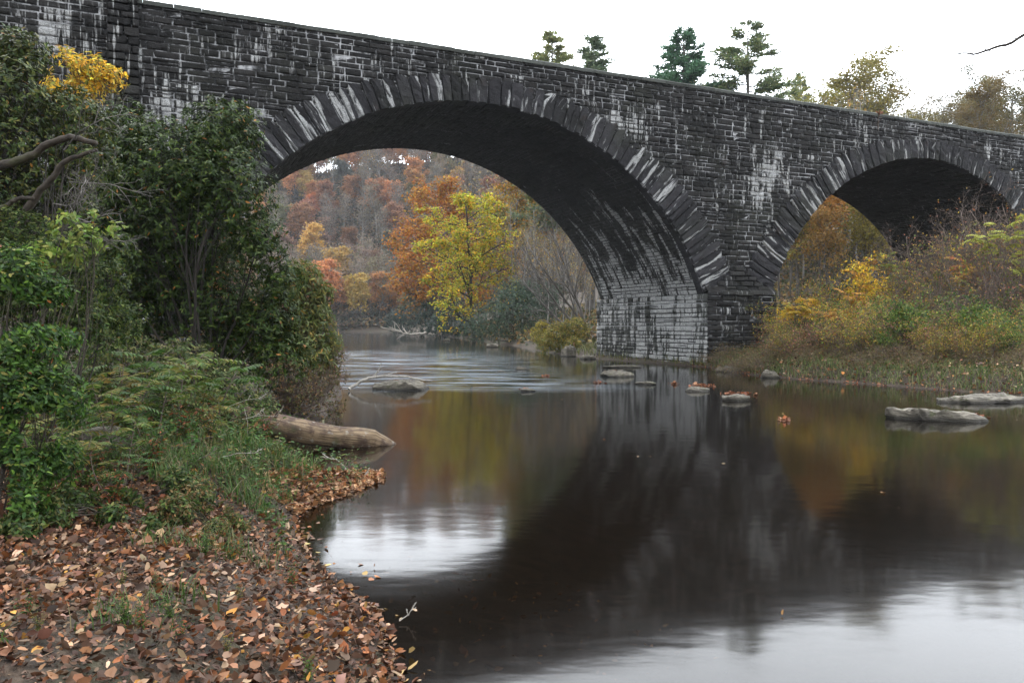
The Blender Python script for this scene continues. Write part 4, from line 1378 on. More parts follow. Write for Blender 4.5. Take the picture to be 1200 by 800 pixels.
for px, Y, h, ns, cols, tx in [
        (935, 35, 2.4, 5, [(.45, .30, .03), (.42, .22, .03), (.35, .33, .05)], 'yellow sumac with drooping fronds just right of the pier'),
        (985, 34, 2.1, 4, [(.48, .32, .04), (.45, .22, .04)], 'short golden sumac low in the bushes under the smaller arch'),
        (1005, 38, 3.2, 5, [(.5, .32, .03), (.5, .24, .03)], 'bright orange-yellow sumac standing against the dark smaller arch'),
        (1045, 39, 3.4, 5, [(.3, .3, .06), (.45, .2, .06), (.24, .28, .06)], 'green and orange sumac at the foot of the smaller arch vault'),
        (1140, 33, 2.6, 4, [(.45, .26, .04), (.42, .16, .05)], 'orange sumac among green shrubs near the tall bare twigs'),
        (1186, 31, 4.2, 4, [(.33, .34, .06), (.28, .3, .05)], 'tall yellow-green sumac top rising at the right end of the bushes')]:
    s_ = make_sumac('sumac', int(px), h, ns, cols, text=tx, fl=.85)
    s_.location = ground_at(px, Y - 2.2); s_.scale = (1, 1, 1.1)

for px, Y, sc_, seed_, tx in [(992, 35.0, .92, 460, 'bright yellow sapling with broad leaves standing before the mouth of the smaller arch'),
                              (1032, 34.0, .62, 461, 'smaller yellow-orange sapling right of the bright yellow one'),
                              (928, 34.2, .58, 462, 'yellow-leaved sapling leaning by the right side of the pier')]:
    s_ = make_shrub('sapling', seed_, 3.6, 6, SP_SHRUB, 950, .15, .085, [(.74, .50, .04), (.62, .36, .04), (.5, .42, .06)], out_=.45, tpl=T_LEAF, spread=.1)
    s_.location = ground_at(px, Y); s_.scale = (sc_,) * 3; label(s_, tx, 'sapling')

# ------------------------------------------------------------------ left bank, in front of the bridge
OLIVE_L = [(.07, .085, .02), (.045, .065, .018), (.11, .11, .03), (.03, .05, .015)]
lobe_bush('rhododendron_bush', 'huge dark green rhododendron filling the left bank below the bridge', 'bush', ground_at(235, 15.2),
          [(190, 200, 15, 66), (255, 165, 15.4, 52), (278, 150, 15.6, 34), (270, 225, 15, 58), (215, 260, 15.5, 72), (300, 285, 15.2, 42), (325, 325, 15.4, 34), (180, 330, 16, 70), (250, 360, 16, 70), (312, 375, 15.8, 44),
           (130, 250, 15, 60), (150, 160, 15.5, 44), (120, 200, 15.8, 60), (95, 270, 15.4, 60), (80, 340, 14.5, 60), (330, 425, 15.6, 40), (225, 300, 16.4, 75), (280, 400, 16.2, 50), (140, 380, 15.5, 60), (225, 205, 14.8, 40)],
          15500, 7, .088, .029, RHODO + [(.28, .12, .03)], [5, 5, 3, 1.3, .2], seed=71, stems=330, up=.25, stem_r=.017, gap=.1, fill=2.4, stem_mat='bark_dark')
lobe_bush('willow_leaved_shrub', 'olive shrub with narrow drooping leaves hanging over the water', 'shrub', ground_at(335, 16.6),
          [(352, 330, 16.8, 30), (365, 375, 17, 30), (345, 400, 16.6, 34), (378, 345, 17.2, 16), (372, 420, 17, 26), (330, 350, 16.4, 30), (388, 400, 17.3, 14)],
          1500, 6, .14, .03, [(.13, .15, .04), (.09, .12, .04), (.22, .2, .05), (.30, .2, .05), (.16, .19, .08)], [4, 4, 2, 1, 3], seed=72, mat='leaf', stems=140, droop=-.55, gap=.2, stem_r=.016, stem_mat='twig')
lobe_bush('tangled_shrub', 'tangle of brown twigs and small leaves overhanging the water above the log', 'shrub', ground_at(345, 15.6),
          [(372, 455, 16.2, 28), (350, 470, 15.8, 34), (392, 438, 16.8, 20), (395, 478, 16.2, 16), (330, 450, 15.4, 36), (398, 415, 17, 12)],
          1500, 4, .055, .028, [(.15, .13, .05), (.09, .10, .03), (.2, .11, .05), (.12, .07, .04)], seed=73, mat='leaf', stems=420, gap=.25, stem_r=.012, stem_mat='twig', tpl=T_QUAD)
lobe_bush('yellow_leaved_shrub', 'bright yellow-leaved shrub against the bridge wall at upper left', 'shrub', ground_at(105, 17),
          [(105, 88, 17, 26), (80, 75, 17, 20), (130, 92, 17, 18), (70, 100, 17, 20), (98, 108, 17, 24)], 520, 4, .11, .045, [(.75, .46, .04), (.62, .34, .03), (.7, .55, .1), (.3, .3, .06)], seed=74, mat='leaf', stems=90, gap=.3, stem_r=.014, tpl=T_LEAF)
lt = lobe_bush('mountain_laurel', 'olive-leaved laurel with thick crooked grey limbs at the left edge', 'bush', ground_at(-30, 9.0),
               [(30, 70, 9.6, 34), (15, 110, 9.4, 50), (75, 140, 9.8, 44), (20, 170, 9.4, 46), (100, 190, 9.8, 40), (40, 215, 9.6, 50), (-40, 120, 9.2, 60), (118, 150, 10, 24), (10, 55, 9.6, 26), (-20, 230, 9.2, 60), (80, 235, 9.8, 38)],
               3300, 6, .062, .024, OLIVE_L + [(.3, .14, .03)], [4, 4, 2, 3, .2], seed=75, stems=340, gap=.2, stem_r=.012, stem_mat='bark_dark')
mb = MB()
r3 = np.random.default_rng(8)
for path, ra, rb in (([(-60, 232), (-5, 196), (30, 187), (58, 168), (82, 160), (112, 168)], .058, .028), ([(-20, 330), (22, 268), (36, 238), (58, 212), (78, 188), (114, 176)], .055, .02),
                     ([(-30, 268), (0, 245), (22, 232), (40, 232)], .035, .02)):
    ctl = np.array([at(px, py, 8.7 - .05 * k) for k, (px, py) in enumerate(path)])
    t_ = np.linspace(0, len(ctl) - 1, 26)
    pts = np.stack([np.interp(t_, np.arange(len(ctl)), ctl[:, i]) for i in range(3)], -1)
    pts[1:-1] = (pts[:-2] + 2 * pts[1:-1] + pts[2:]) / 4
    pts += r3.normal(0, .006, pts.shape)
    tube(mb, pts, np.linspace(ra, rb, 26) * (1 + r3.normal(0, .05, 26)), 10)
shift(mb, lt.location)
mb.build('crooked_limb', M['bark_moss'], lt)
# fine pale dead twigs in front of the laurel
dead = thing('dead_brush', 'spray of fine bare grey twigs in front of the dark rhododendron', 'twigs', at(60, 300, 8.4))
out, tips = [], []
for k in range(9):
    o_ = at(r3.uniform(60, 110), r3.uniform(170, 290), 8.5)
    grow(r3, o_ - np.array(dead.location), (r3.uniform(.2, 1), -.2, r3.uniform(-.4, .6)), r3.uniform(.5, 1.0), .008, 0,
         [(6, .2, 0, 7, .2, 40, .5), (4, .2, 0, 4, .2, 40, .5), (3, .2, 0, 0, 0, 0, 0)], out, tips)
wood('twigs', out, M['bark'], dead, sides=(5, 4, 3, 3))

BRIGHT = [(.055, .11, .016), (.035, .08, .014), (.10, .165, .025), (.022, .048, .012)]
lobe_bush('leafy_shrub', 'bright green broad-leaved shrub low at the left edge of the bank', 'shrub', ground_at(-15, 5.6),
          [(15, 330, 6.0, 46), (55, 350, 6.1, 34), (20, 400, 5.8, 56), (72, 392, 6.2, 28), (10, 470, 5.6, 60), (60, 470, 5.8, 46), (15, 540, 5.5, 56), (70, 540, 5.8, 30), (-30, 420, 5.6, 70), (20, 600, 5.3, 40)],
          4200, 3, .047, .023, BRIGHT + [(.3, .1, .03), (.2, .2, .05)], [4, 4, 2, 4, .12, .5], seed=76, mat='leaf', stems=200, gap=.38, stem_r=.005, stem_mat='bark_moss', tpl=T_LEAF, fill=2.2)
lobe_bush('leafy_spray', 'light yellow-green leaf sprays hanging before the dark rhododendron', 'shrub', ground_at(60, 6.9),
          [(75, 265, 7.2, 22), (100, 282, 7.2, 22), (135, 268, 7.3, 12), (108, 252, 7.2, 10), (60, 300, 7.1, 26), (90, 300, 7.2, 16)], 110, 5, .06, .035, [(.19, .26, .05), (.14, .22, .05), (.25, .27, .07)], seed=77, mat='leaf',
          stems=60, gap=.2, stem_r=.004, stem_mat='bark_moss', tpl=T_LEAF)
lobe_bush('low_bush', 'low dark bush of small green leaves on the slope behind the weeds', 'bush', ground_at(180, 11.6),
          [(140, 430, 11.4, 50), (210, 450, 11.6, 56), (265, 470, 11.8, 50), (300, 495, 12.2, 36), (80, 440, 10.8, 50), (170, 490, 10.8, 50), (240, 500, 11, 45)],
          3000, 6, .062, .026, [(.06, .095, .025), (.09, .12, .03), (.04, .06, .02), (.15, .14, .05)], seed=78, mat='leaf', stems=260, gap=.15, stem_r=.01, stem_mat='twig')

lobe_bush('small_leaved_shrub', 'dark small-leaved shrub between the glossy left shrub and the crooked limbs', 'shrub', ground_at(40, 8.2),
          [(20, 290, 8.4, 50), (70, 310, 8.2, 44), (115, 335, 8.6, 40), (40, 350, 8.0, 50), (95, 385, 8.2, 44), (0, 330, 8.1, 60), (140, 380, 9.2, 34), (130, 300, 9.4, 34)],
          3600, 5, .045, .022, [(.035, .065, .014), (.06, .09, .02), (.022, .04, .01), (.11, .13, .03)], seed=79, mat='leaf', stems=200, gap=.2, stem_r=.006, stem_mat='bark_dark', fill=2.2, tpl=T_LEAF)

def hit(px, py):
    for Y in np.arange(3.0, 16, .1):
        p = at(px, py, Y)
        if p[2] <= gz(p[0], p[1]): return float(Y)
    return 12.0


def hug(lobes): return [(px, py - r_ * .45, hit(px, py) - .05, r_) for px, py, r_ in lobes]


lobe_bush('trailing_bush', 'low olive tangle of small leaves spilling down the bank towards the leafy spit', 'bush', ground_at(270, hit(270, 590)),
          hug([(270, 568, 26), (300, 590, 24), (245, 585, 30), (318, 570, 16), (225, 600, 26), (280, 620, 24), (205, 612, 24), (310, 622, 16), (255, 630, 18)]),
          2400, 4, .034, .017, [(.06, .09, .02), (.09, .12, .03), (.035, .055, .015), (.16, .13, .05), (.2, .12, .05)], seed=80, mat='leaf', stems=260, gap=.25, stem_r=.005, stem_mat='bark_moss', fill=2.4, tpl=T_LEAF)
lobe_bush('trailing_bush', 'dark green low growth edging the fallen leaves beneath the feathery weeds', 'bush', ground_at(130, hit(130, 590)),
          hug([(120, 570, 30), (165, 590, 30), (90, 600, 28), (205, 585, 28), (130, 618, 20), (180, 625, 18), (60, 620, 28), (20, 635, 26), (150, 560, 30)]),
          2200, 4, .04, .02, [(.04, .075, .015), (.06, .10, .02), (.025, .045, .012), (.12, .12, .035)], seed=81, mat='leaf', stems=240, gap=.25, stem_r=.005, stem_mat='bark_moss', fill=2.4, tpl=T_LEAF)

# weeds with feathery compound leaves, each its own plant
rw = np.random.default_rng(12)


def make_leafy(seed, h, n_st, cols, ll, lw):
    r = np.random.default_rng(seed)
    root = thing('leafy_weed', 'x x x x', 'weed')
    mb, mbs = MB(), MB()
    for q in range(n_st):
        a = r.uniform(0, 6.28)
        top = np.array([math.cos(a) * r.uniform(.05, .45) * h, math.sin(a) * r.uniform(.05, .45) * h, h * r.uniform(.6, 1.05)])
        t_ = np.linspace(0, 1, 8)
        pts = t_[:, None] ** np.array([1.6, 1.6, .9]) * top + r.normal(0, .008, (8, 3))
        tube(mbs, pts, np.linspace(.005, .002, 8), 4)
        n_ = int(h * 36)
        tt = r.uniform(.18, 1, n_)
        P = np.stack([np.interp(tt, t_, pts[:, i]) for i in range(3)], -1)
        az = r.uniform(0, 6.28, n_)
        D = np.stack([np.cos(az), np.sin(az), r.uniform(-.5, .6, n_)], -1)
        s_ = r.uniform(.5, 1.3, n_) * (1.15 - .5 * tt)
        leaves(mb, P + D * .02, D, unit(r.normal(0, .35, (n_, 3)) + np.array([0, 0, 1])), ll * s_, lw * s_, palette(r, n_, cols, jit=.25), T_LEAF)
    mbs.build('stem', M['bark_moss'], root); mb.build('foliage', M['leaf'], root)
    return root


leafy = [make_leafy(520, .75, 9, [(.05, .10, .016), (.09, .14, .025), (.03, .06, .012)], .085, .04), make_leafy(521, .6, 10, [(.08, .11, .022), (.13, .14, .03), (.2, .12, .03)], .06, .03),
         make_leafy(522, .9, 8, [(.035, .075, .014), (.06, .10, .02), (.2, .06, .02)], .10, .035)]
ltx = ['bushy green weed with oval leaves', 'small-leaved olive weed with a few browned leaves', 'tall dark weed with long leaves']
lk = 0
for k in range(78):
    Y = rw.uniform(6.0, 11.5) if k < 58 else rw.uniform(3.6, 6.2)
    px = rw.uniform(-30, np.interp(Y, [3.6, 5.9, 6, 7.2, 9, 11.5], [380, 330, 120, 235, 312, 330]))
    i = k % 3; p = ground_at(px, Y); s_ = rw.uniform(.45, .8) * np.interp(Y, [3.6, 5.9, 6, 9, 11.5], [.3, .45, .8, 1.2, 1.6])
    tx_ = ltx[i] + ' among the undergrowth of the left bank'; gr_ = ltx[i] + ' of the left bank'
    if k < 3:
        leafy[i].location = p; leafy[i].scale = (s_,) * 3; label(leafy[i], tx_, 'weed', gr_)
    else:
        dup(leafy[i], p, rw.uniform(0, 6.28), s_, tx_, gr_)



def make_weed(seed, h, n_fr, cols, fl):
    r = np.random.default_rng(seed)
    root = thing('frond_weed', 'x x x x', 'weed')
    mb, mbs = MB(), MB()
    top = np.array([r.uniform(-.2, .2), r.uniform(-.2, .2), h])
    t_ = np.linspace(0, 1, 8)[:, None]
    pts = t_ * top + np.sin(t_ * 3) * r.normal(0, .05, 3)
    tube(mbs, pts, np.linspace(.008, .003, 8), 5)
    for j in range(n_fr):
        f = r.uniform(.3, 1); az = 2.4 * j + r.normal(0, .3)
        p = np.array([np.interp(f, t_[:, 0], pts[:, i]) for i in range(3)])
        frond(mb, mbs, r, p, (math.cos(az), math.sin(az), r.uniform(.1, .7)), fl * r.uniform(.6, 1.1), 8, fl * .24, fl * .09, cols, curve=r.uniform(-.9, -.3), rad=.0025)
    mbs.build('stem', M['twig'], root); mb.build('foliage', M['leaf'], root)
    return root


WC = [[(.07, .12, .02), (.10, .14, .025), (.15, .15, .035)], [(.04, .085, .018), (.06, .11, .02)], [(.14, .14, .035), (.20, .15, .035), (.09, .12, .025)]]
weeds = [make_weed(500 + k, .62, 13, WC[k], .34) for k in range(3)]
wtx = ['feathery green weed', 'dark green feathery weed', 'yellowing feathery weed']
spots = [(205, 9.3, 1.5), (245, 9.6, 1.55), (272, 9.9, 1.45), (228, 10.2, 1.4), (180, 8.8, 1.3), (150, 8.5, 1.3), (260, 8.8, 1.05), (270, 9.2, .9), (215, 8.3, 1.1), (130, 8.0, 1.2), (170, 7.8, 1.0), (240, 7.8, .8),
         (110, 7.6, 1.2), (190, 7.2, .8), (145, 7.0, .85), (95, 7.0, 1.0), (275, 8.1, .7), (120, 6.5, .8), (20, 6.3, .9), (45, 6.7, 1.0), (150, 6.5, .6), (190, 6.6, .5), (60, 7.4, 1.2), (30, 7.6, 1.3), (210, 9.9, 1.6), (160, 10.4, 1.7), (160, 9.6, 1.5), (120, 9.4, 1.5), (225, 7.1, .6), (80, 6.4, .9), (100, 10, 1.6)]
for k, (px, Y, s_) in enumerate(spots[:3] + [q for i_, q in enumerate(spots[3:]) if i_ % 5 not in (0, 3)]):
    p = ground_at(px, Y)
    if k < 3:
        weeds[k].location = p; weeds[k].scale = (s_,) * 3; label(weeds[k], wtx[k] + ' growing on the left bank above the fallen leaves', 'weed', wtx[k] + 's on the left bank')
    else:
        dup(weeds[k % 3], p, rw.uniform(0, 6.28), s_, wtx[k % 3] + ' growing on the left bank above the fallen leaves', wtx[k % 3] + 's on the left bank')


# ------------------------------------------------------------------ grass, undergrowth, fallen leaves (uncountable)
def blades(mb, r, P, h, w_, cols, lean=.5, wts=None):
    n = len(P)
    az = r.uniform(0, 6.28, n); d = np.stack([np.cos(az), np.sin(az), np.zeros(n)], -1); s_ = np.stack([-np.sin(az), np.cos(az), np.zeros(n)], -1)
    h = h * r.uniform(.5, 1.3, n)[:, None]; w_ = w_ * r.uniform(.7, 1.3, n)[:, None]
    ln_ = lean * r.uniform(.2, 1.6, n)[:, None]
    up_ = np.array([0, 0, 1.0])
    rows = []
    for t_, ww in ((0, 1), (.4, .9), (.75, .6), (1, .06)):
        c_ = P + up_ * h * t_ * (1 - .35 * ln_ * t_) + d * h * ln_ * t_ * t_
        rows += [c_ - s_ * w_ * ww / 2, c_ + s_ * w_ * ww / 2]
    V = np.stack(rows, 1)
    f = np.array([(0, 1, 3, 2), (2, 3, 5, 4), (4, 5, 7, 6)])
    mb.add(V.reshape(-1, 3), f4=(f[None] + (np.arange(n) * 8)[:, None, None]).reshape(-1, 4), c=np.repeat(palette(r, n, cols, wts), 8, 0))


def on_land(r, n, poly_fn, x0, x1, y0, y1, dmin=.03, dmax=99):
    x, y = r.uniform(x0, x1, n), r.uniform(y0, y1, n)
    d = river_d(x, y)
    k = (d > dmin) & (d < dmax) & poly_fn(x, y, d)
    x, y = x[k], y[k]
    return np.stack([x, y, ground_z(x, y)], -1)


rl = np.random.default_rng(21)
mb = MB()
P = on_land(rl, 60000, lambda x, y, d: (fbm(x * 1.3, y * 1.3, 40) + ss(6.2, 8.2, y) * .9 > .30 + .12 * (y < 5.5)) & (x > -.75 * y) & (x < 0.3) & ~((x > -2.5) & (y > 7.6)), -8, .4, 2.6, 12.5, .06)
blades(mb, rl, P, .15, .006, [(.07, .13, .03), (.05, .09, .02), (.14, .15, .05), (.28, .22, .12)], .7, [4, 4, 2, 1])
P = on_land(rl, 9000, lambda x, y, d: (x > -3.9) & (x < -2.35) & (fbm(x * 2.4, y * 2.4, 90) > -.1), -4, -2.3, 6.6, 12, .08, 1.3)
blades(mb, rl, P, .24, .007, [(.09, .17, .035), (.06, .12, .03), (.2, .2, .07), (.3, .22, .12)], .8, [4, 4, 2, 1])
P = on_land(rl, 60000, lambda x, y, d: (x > .2 * y) & (fbm(x * .8, y * .8, 44) > -.45), 6, 26, 19, 37, .08, 3.5)
blades(mb, rl, P, .36, .016, [(.12, .18, .04), (.22, .24, .08), (.33, .29, .15), (.07, .13, .03), (.2, .12, .07)], .9, [5, 3, 2, 4, 1])
P = on_land(rl, 9000, lambda x, y, d: (x > 0) & (x < 9), -1, 10, 36, 60, .1, 3)
blades(mb, rl, P, .45, .03, [(.12, .15, .04), (.2, .18, .06)], .8)
tag(mb.build('grass', M['grass']), kind='stuff')

# low broad-leaved undergrowth
mb, mbs = MB(), MB()
P = on_land(rl, 26000, lambda x, y, d: (x > -.78 * y) & (fbm(x * .9, y * .9, 47) + ss(6.3, 8.5, y) * .8 + ss(-1, -4.5, x + .25 * y) * .5 > .55), -11, 0, 3.5, 15, .12)
k = len(P)
P[:, 2] += rl.uniform(.02, .30, k) * ss(5, 8, P[:, 1])
for q in range(2):
    D = unit(rl.normal(0, 1, (k, 3)) * np.array([1, 1, .35]) + np.array([0, 0, .1])); N = unit(rl.normal(0, .35, (k, 3)) + np.array([0, 0, 1]))
    leaves(mb, P + rl.normal(0, .03, (k, 3)), D, N, rl.uniform(.03, .075, k), rl.uniform(.018, .042, k), palette(rl, k, [(.05, .11, .025), (.08, .14, .03), (.035, .07, .02), (.15, .15, .04), (.22, .12, .05)], [4, 4, 4, 2, 1]), T_LEAF)
P = on_land(rl, 60000, lambda x, y, d: (y > 47) & (x > -.14 * y - 2) & (x < .75 * y) & ~((y < 60) & (x > 30)), -20, 80, 46, 150, .3, 60)
k = len(P); P[:, 2] += rl.uniform(0, .8, k)
leaves(mb, P, rdir(rl, k), unit(rl.normal(0, .6, (k, 3)) + np.array([0, 0, 1])), .42, .3, palette(rl, k, [(.13, .10, .06), (.20, .13, .06), (.08, .09, .04), (.26, .18, .06), (.06, .07, .04)]), T_CLUMP)
P = on_land(rl, 60000, lambda x, y, d: (x > -.42 * y) & (x < .2 * y), -140, 40, 200, 350, .3, 200)
k = len(P); P[:, 2] += rl.uniform(0, 2.2, k)
leaves(mb, P, rdir(rl, k), unit(rl.normal(0, .6, (k, 3)) + np.array([0, 0, 1])), 1.1, .9, palette(rl, k, [(.14, .115, .09), (.20, .14, .09), (.10, .10, .07), (.24, .16, .08), (.07, .08, .06)]), T_CLUMP)
P = on_land(rl, 40000, lambda x, y, d: (y > 17) & (x < -2) & (x > -1.0 * y), -60, -3, 16, 110, .1, 14)
k = len(P); P[:, 2] += rl.uniform(0, .7, k)
leaves(mb, P, rdir(rl, k), unit(rl.normal(0, .6, (k, 3)) + np.array([0, 0, 1])), .22, .14, palette(rl, k, [(.05, .08, .03), (.10, .09, .04), (.15, .1, .05)]), T_CLUMP)
tag(mb.build('undergrowth', M['leaf']), kind='stuff')

LIT = [(.25, .12, .06), (.24, .085, .03), (.44, .28, .18), (.10, .045, .025), (.48, .24, .05), (.15, .09, .06), (.06, .032, .02)]
LW = [5, 4, 3, 5, .7, 5, 4]


def litter(mb, r, P, size, cols=LIT, w=LW, lift=.02, wob=.45):
    k = len(P)
    P = P + np.array([0, 0, 1.0]) * r.uniform(.0, lift, (k, 1))
    D = unit(r.normal(0, 1, (k, 3)) * np.array([1, 1, .4])); N = unit(r.normal(0, wob, (k, 3)) + np.array([0, 0, 1]))
    which = r.choice(4, k, p=[.44, .26, .07, .23])
    for q_, tp_ in enumerate((T_CURL, T_ROLL, T_LOBED, T_TORN)):
        m_ = which == q_; kk_ = int(m_.sum())
        sz = size * r.uniform(.35, 1.35, kk_) * (1.15 if q_ == 2 else 1)
        wd = sz * (r.uniform(.85, 1.2, kk_) if q_ == 2 else r.uniform(.4, .85, kk_))
        leaves(mb, P[m_], D[m_], N[m_], sz, wd, palette(r, kk_, cols, w, .26), tp_, bend=r.uniform(-.9, 1.6, kk_))



mb = MB()
P = on_land(rl, 125000, lambda x, y, d: (x > -.72 * y - .3) & (rl.random(len(x)) < np.clip(1.25 - ss(5.3, 8.2, y) * 1.1 - .25 * (fbm(x * 1.4, y * 1.4, 61) > .25), .12, 1)), -8, .6, 2.4, 13, -.05)
pathy = np.exp(-((P[:, 0] - np.interp(P[:, 1], [3.5, 5, 6.5], [-1.9, -1.75, -1.75])) / .38) ** 2) * (P[:, 1] < 6.8)
P = P[rl.random(len(P)) > .62 * pathy]
litter(mb, rl, P, .056, lift=.055, wob=.85)
P = on_land(rl, 70000, lambda x, y, d: (x > -.72 * y - .3) & (y < 9.5), -7, .6, 2.6, 9.5, -.03)
litter(mb, rl, P, .024, [(.13, .07, .045), (.07, .04, .025), (.2, .12, .08), (.05, .03, .02)], None, lift=.012, wob=.5)
P = on_land(rl, 9000, lambda x, y, d: x > -2.7, -3.2, -1.5, 8.0, 10.6, -.01, .5)
litter(mb, rl, P, .07, [(.42, .24, .12), (.5, .30, .17), (.3, .13, .05), (.2, .1, .05)], None, lift=.03)
P = on_land(rl, 30000, lambda x, y, d: (x > .15 * y) & (fbm(x * 1.5, y * 1.5, 64) > -.3), 6, 24, 19, 37, -.02, .4)
litter(mb, rl, P, .10, [(.40, .14, .06), (.42, .2, .09), (.25, .1, .05)], None, lift=.03)
P = on_land(rl, 30000, lambda x, y, d: (x > .15 * y), 7, 26, 20, 37, .15, 5)
litter(mb, rl, P, .09, lift=.3)
x = rl.uniform(-2.0, 4, 1600); y = rl.uniform(3.6, 7.5, 1600); d = river_d(x, y); k = (d < -.1) & (d > -2.6)
litter(mb, rl, np.stack([x[k], y[k], ground_z(x[k], y[k]) + .005], -1)[::2], .06, [(.4, .2, .05), (.5, .3, .08), (.25, .12, .05), (.15, .08, .04)], None, lift=.01, wob=.3)
# a few leaves floating at the water's edge
x = rl.uniform(-2.3, .6, 1500); y = rl.uniform(3.6, 8.5, 1500); d = river_d(x, y)
k = (d < 0) & (d > -.45) & (rl.random(1500) < np.exp(d / .13))
litter(mb, rl, np.stack([x[k], y[k], np.full(k.sum(), .008)], -1), .065, [(.42, .28, .18), (.5, .33, .13), (.32, .14, .06), (.2, .1, .06)], None, lift=.004, wob=.06)
x = rl.uniform(-1, 12, 420); y = rl.uniform(5, 21, 420); d = river_d(x, y); k = (d < -.2) & (x > y * .12 - 1.2)
litter(mb, rl, np.stack([x[k], y[k], np.full(k.sum(), .006)], -1)[:60], .05, [(.25, .16, .08), (.3, .15, .05), (.14, .08, .05)], None, lift=.003, wob=.05)
tag(mb.build('leaf_litter', M['dry_leaf']), kind='stuff')


# ------------------------------------------------------------------ rocks, log, branches
m, t, b, out_n = nm('river rock')
g = NT(t)
ob = g.n('ShaderNodeTexCoord').outputs['Object']
n1 = g.noise(ob, 3.0, 6, .65); n2 = g.noise(ob, 14.0, 5, .65)
wv_ = g.noise(ob, 1.0, 5, .65, (2.0, 5.0, 26.0))
c = g.mix(g.rng(g.math('ADD', g.math('MULTIPLY', n1, .5), g.math('MULTIPLY', wv_, .5)), .3, .68), (.03, .026, .02), (.34, .30, .235))
c = g.mix(g.rng(g.noise(ob, 5.5, 4), .56, .66, 0, .75), c, (.075, .085, .03))
c = g.mix(g.rng(n2, .58, .72, 0, .55), c, (.38, .35, .31))
gp = g.n('ShaderNodeNewGeometry').outputs['Position']; sz_ = g.n('ShaderNodeSeparateXYZ'); g.l(gp, sz_.inputs[0])
c = g.mix(g.rng(sz_.outputs[2], .02, .11, .9, 0), c, (.03, .026, .02))      # wet band at the waterline
g.l(c, b.inputs['Base Color']); b.inputs['Roughness'].default_value = .75
g.l(g.bump(g.math('ADD', g.math('ADD', n1, wv_), g.math('MULTIPLY', n2, .5)), 1.0, .09), b.inputs['Normal'])
M['rock'] = m


ROCKS = []


def rock(seed, size, loc, text, group=None, tilt=(0, 0), rz=None, n=3, flat=0.0, name='rock'):
    r = np.random.default_rng(seed)
    import bmesh
    bm = bmesh.new()
    bmesh.ops.create_icosphere(bm, subdivisions=5, radius=1)
    V = np.array([v.co[:] for v in bm.verts])
    # cut by random planes for flat faces, then roughen
    for k in range(11):
        nn = unit(r.normal(size=3) * np.array([1, 1, .7])); dd = r.uniform(.5, .85)
        h_ = V @ nn - dd
        V = V - np.maximum(h_, 0)[:, None] * nn * .92
    V[:, 2] = np.where(V[:, 2] > .5 - flat, .5 - flat + (V[:, 2] - .5 + flat) * .45, V[:, 2])
    nn_ = fbm(V[:, 0] * 2.5 + V[:, 2], V[:, 1] * 2.5 - V[:, 2] * 1.3, seed % 97, 4)
    V = V * (1 + .17 * nn_)[:, None]
    V[:, 2] += .10 * fbm(V[:, 0] * 6 + 3, V[:, 1] * 5, seed % 89, 3) + .06 * fbm(V[:, 0] * 14, V[:, 1] * 12, seed % 83, 2)
    V[:, 2] += .03 * np.round(fbm(V[:, 0] * 1.2, V[:, 1] * 1.2, 3) * 4)
    V = V * np.array(size) / 2
    for v, p in zip(bm.verts, V): v.co = p
    me = bpy.data.meshes.new(name); bm.to_mesh(me); bm.free()
    for p in me.polygons: p.use_smooth = True
    me.materials.append(M['rock'])
    o = bpy.data.objects.new(name, me); col.objects.link(o)
    ROCKS.append(o)
    o.location = loc; o.rotation_euler = (tilt[0], tilt[1], r.uniform(0, 6.28) if rz is None else rz)
    tag(o, text, 'rock', group)
    return o


def wrock(seed, px, py, wpx, hpx, text, z=None, deep=.8, tilt=(0, 0), rz=0.0, flat=.1, group=None):
    """a rock whose foot stands in the water at the pixel (px, py)"""
    p = on_water(px, py)
    w_ = wpx / F_PX * p[1]; h_ = hpx / F_PX * p[1]
    return rock(seed, (w_ * 1.12, w_ * deep, h_ * 3.2), (p[0], p[1] + w_ * deep * .4, -h_ * .12), text, group, tilt, rz, flat=flat)


wrock(1, 1110, 494, 108, 17, 'large pale flat rock lying alone in the river at right', deep=.5, tilt=(.03, .09), rz=-.1, flat=.18)
wrock(2, 1172, 473, 112, 13, 'long pale rock by the right bank, cut by the right edge of the photo', deep=.45, rz=.1, flat=.2)
wrock(3, 1116, 471, 26, 6, 'small pale rock touching the long rock by the right bank', deep=.7)
wrock(4, 463, 458, 80, 15, 'broad mossy rock in the rapids with a bleached branch across it', deep=.55, flat=.15)
wrock(5, 577, 407, 15, 5, 'small pale rock far out in the river under the main arch')
wrock(6, 610, 434, 16, 6, 'round brown rock in the rapids, nearer the main arch pier')
wrock(7, 586, 437, 14, 3, 'low dark wet rock beside the round brown one')
wrock(8, 618, 459, 18, 4, 'small low rock with a pale leaf at the edge of the rapids')
wrock(9, 724, 442, 38, 8, 'mossy flat rock in the water just before the pier', deep=.7)
wrock(10, 758, 451, 24, 4, 'low brown rock between the mossy rock and the leaf-topped rocks')
wrock(11, 818, 459, 38, 7, 'leaf-topped flat rock in the water below the pier corner', deep=.6)
wrock(12, 865, 470, 34, 9, 'dark rock heaped with russet leaves standing off the right bank', deep=.6)
wrock(13, 905, 443, 28, 10, 'rounded pale boulder on the right waterline near the pier', deep=.7)
wrock(14, 946, 443, 22, 5, 'low pale slab on the right waterline next to the rounded boulder')
wrock(15, 668, 418, 20, 14, 'dark grey boulder beside the upstream corner of the pier', deep=.9)
wrock(16, 690, 421, 26, 6, 'flat tan rock at the foot of the pier upstream corner')
wrock(17, 735, 431, 60, 3, 'thin rock shelf along the foot of the pier', deep=.3)
wrock(18, 860, 436, 34, 9, 'mossy boulder in the grass at the pier front corner')
wrock(19, 655, 412, 12, 4, 'small rock at the water under the yellow-green shrub')
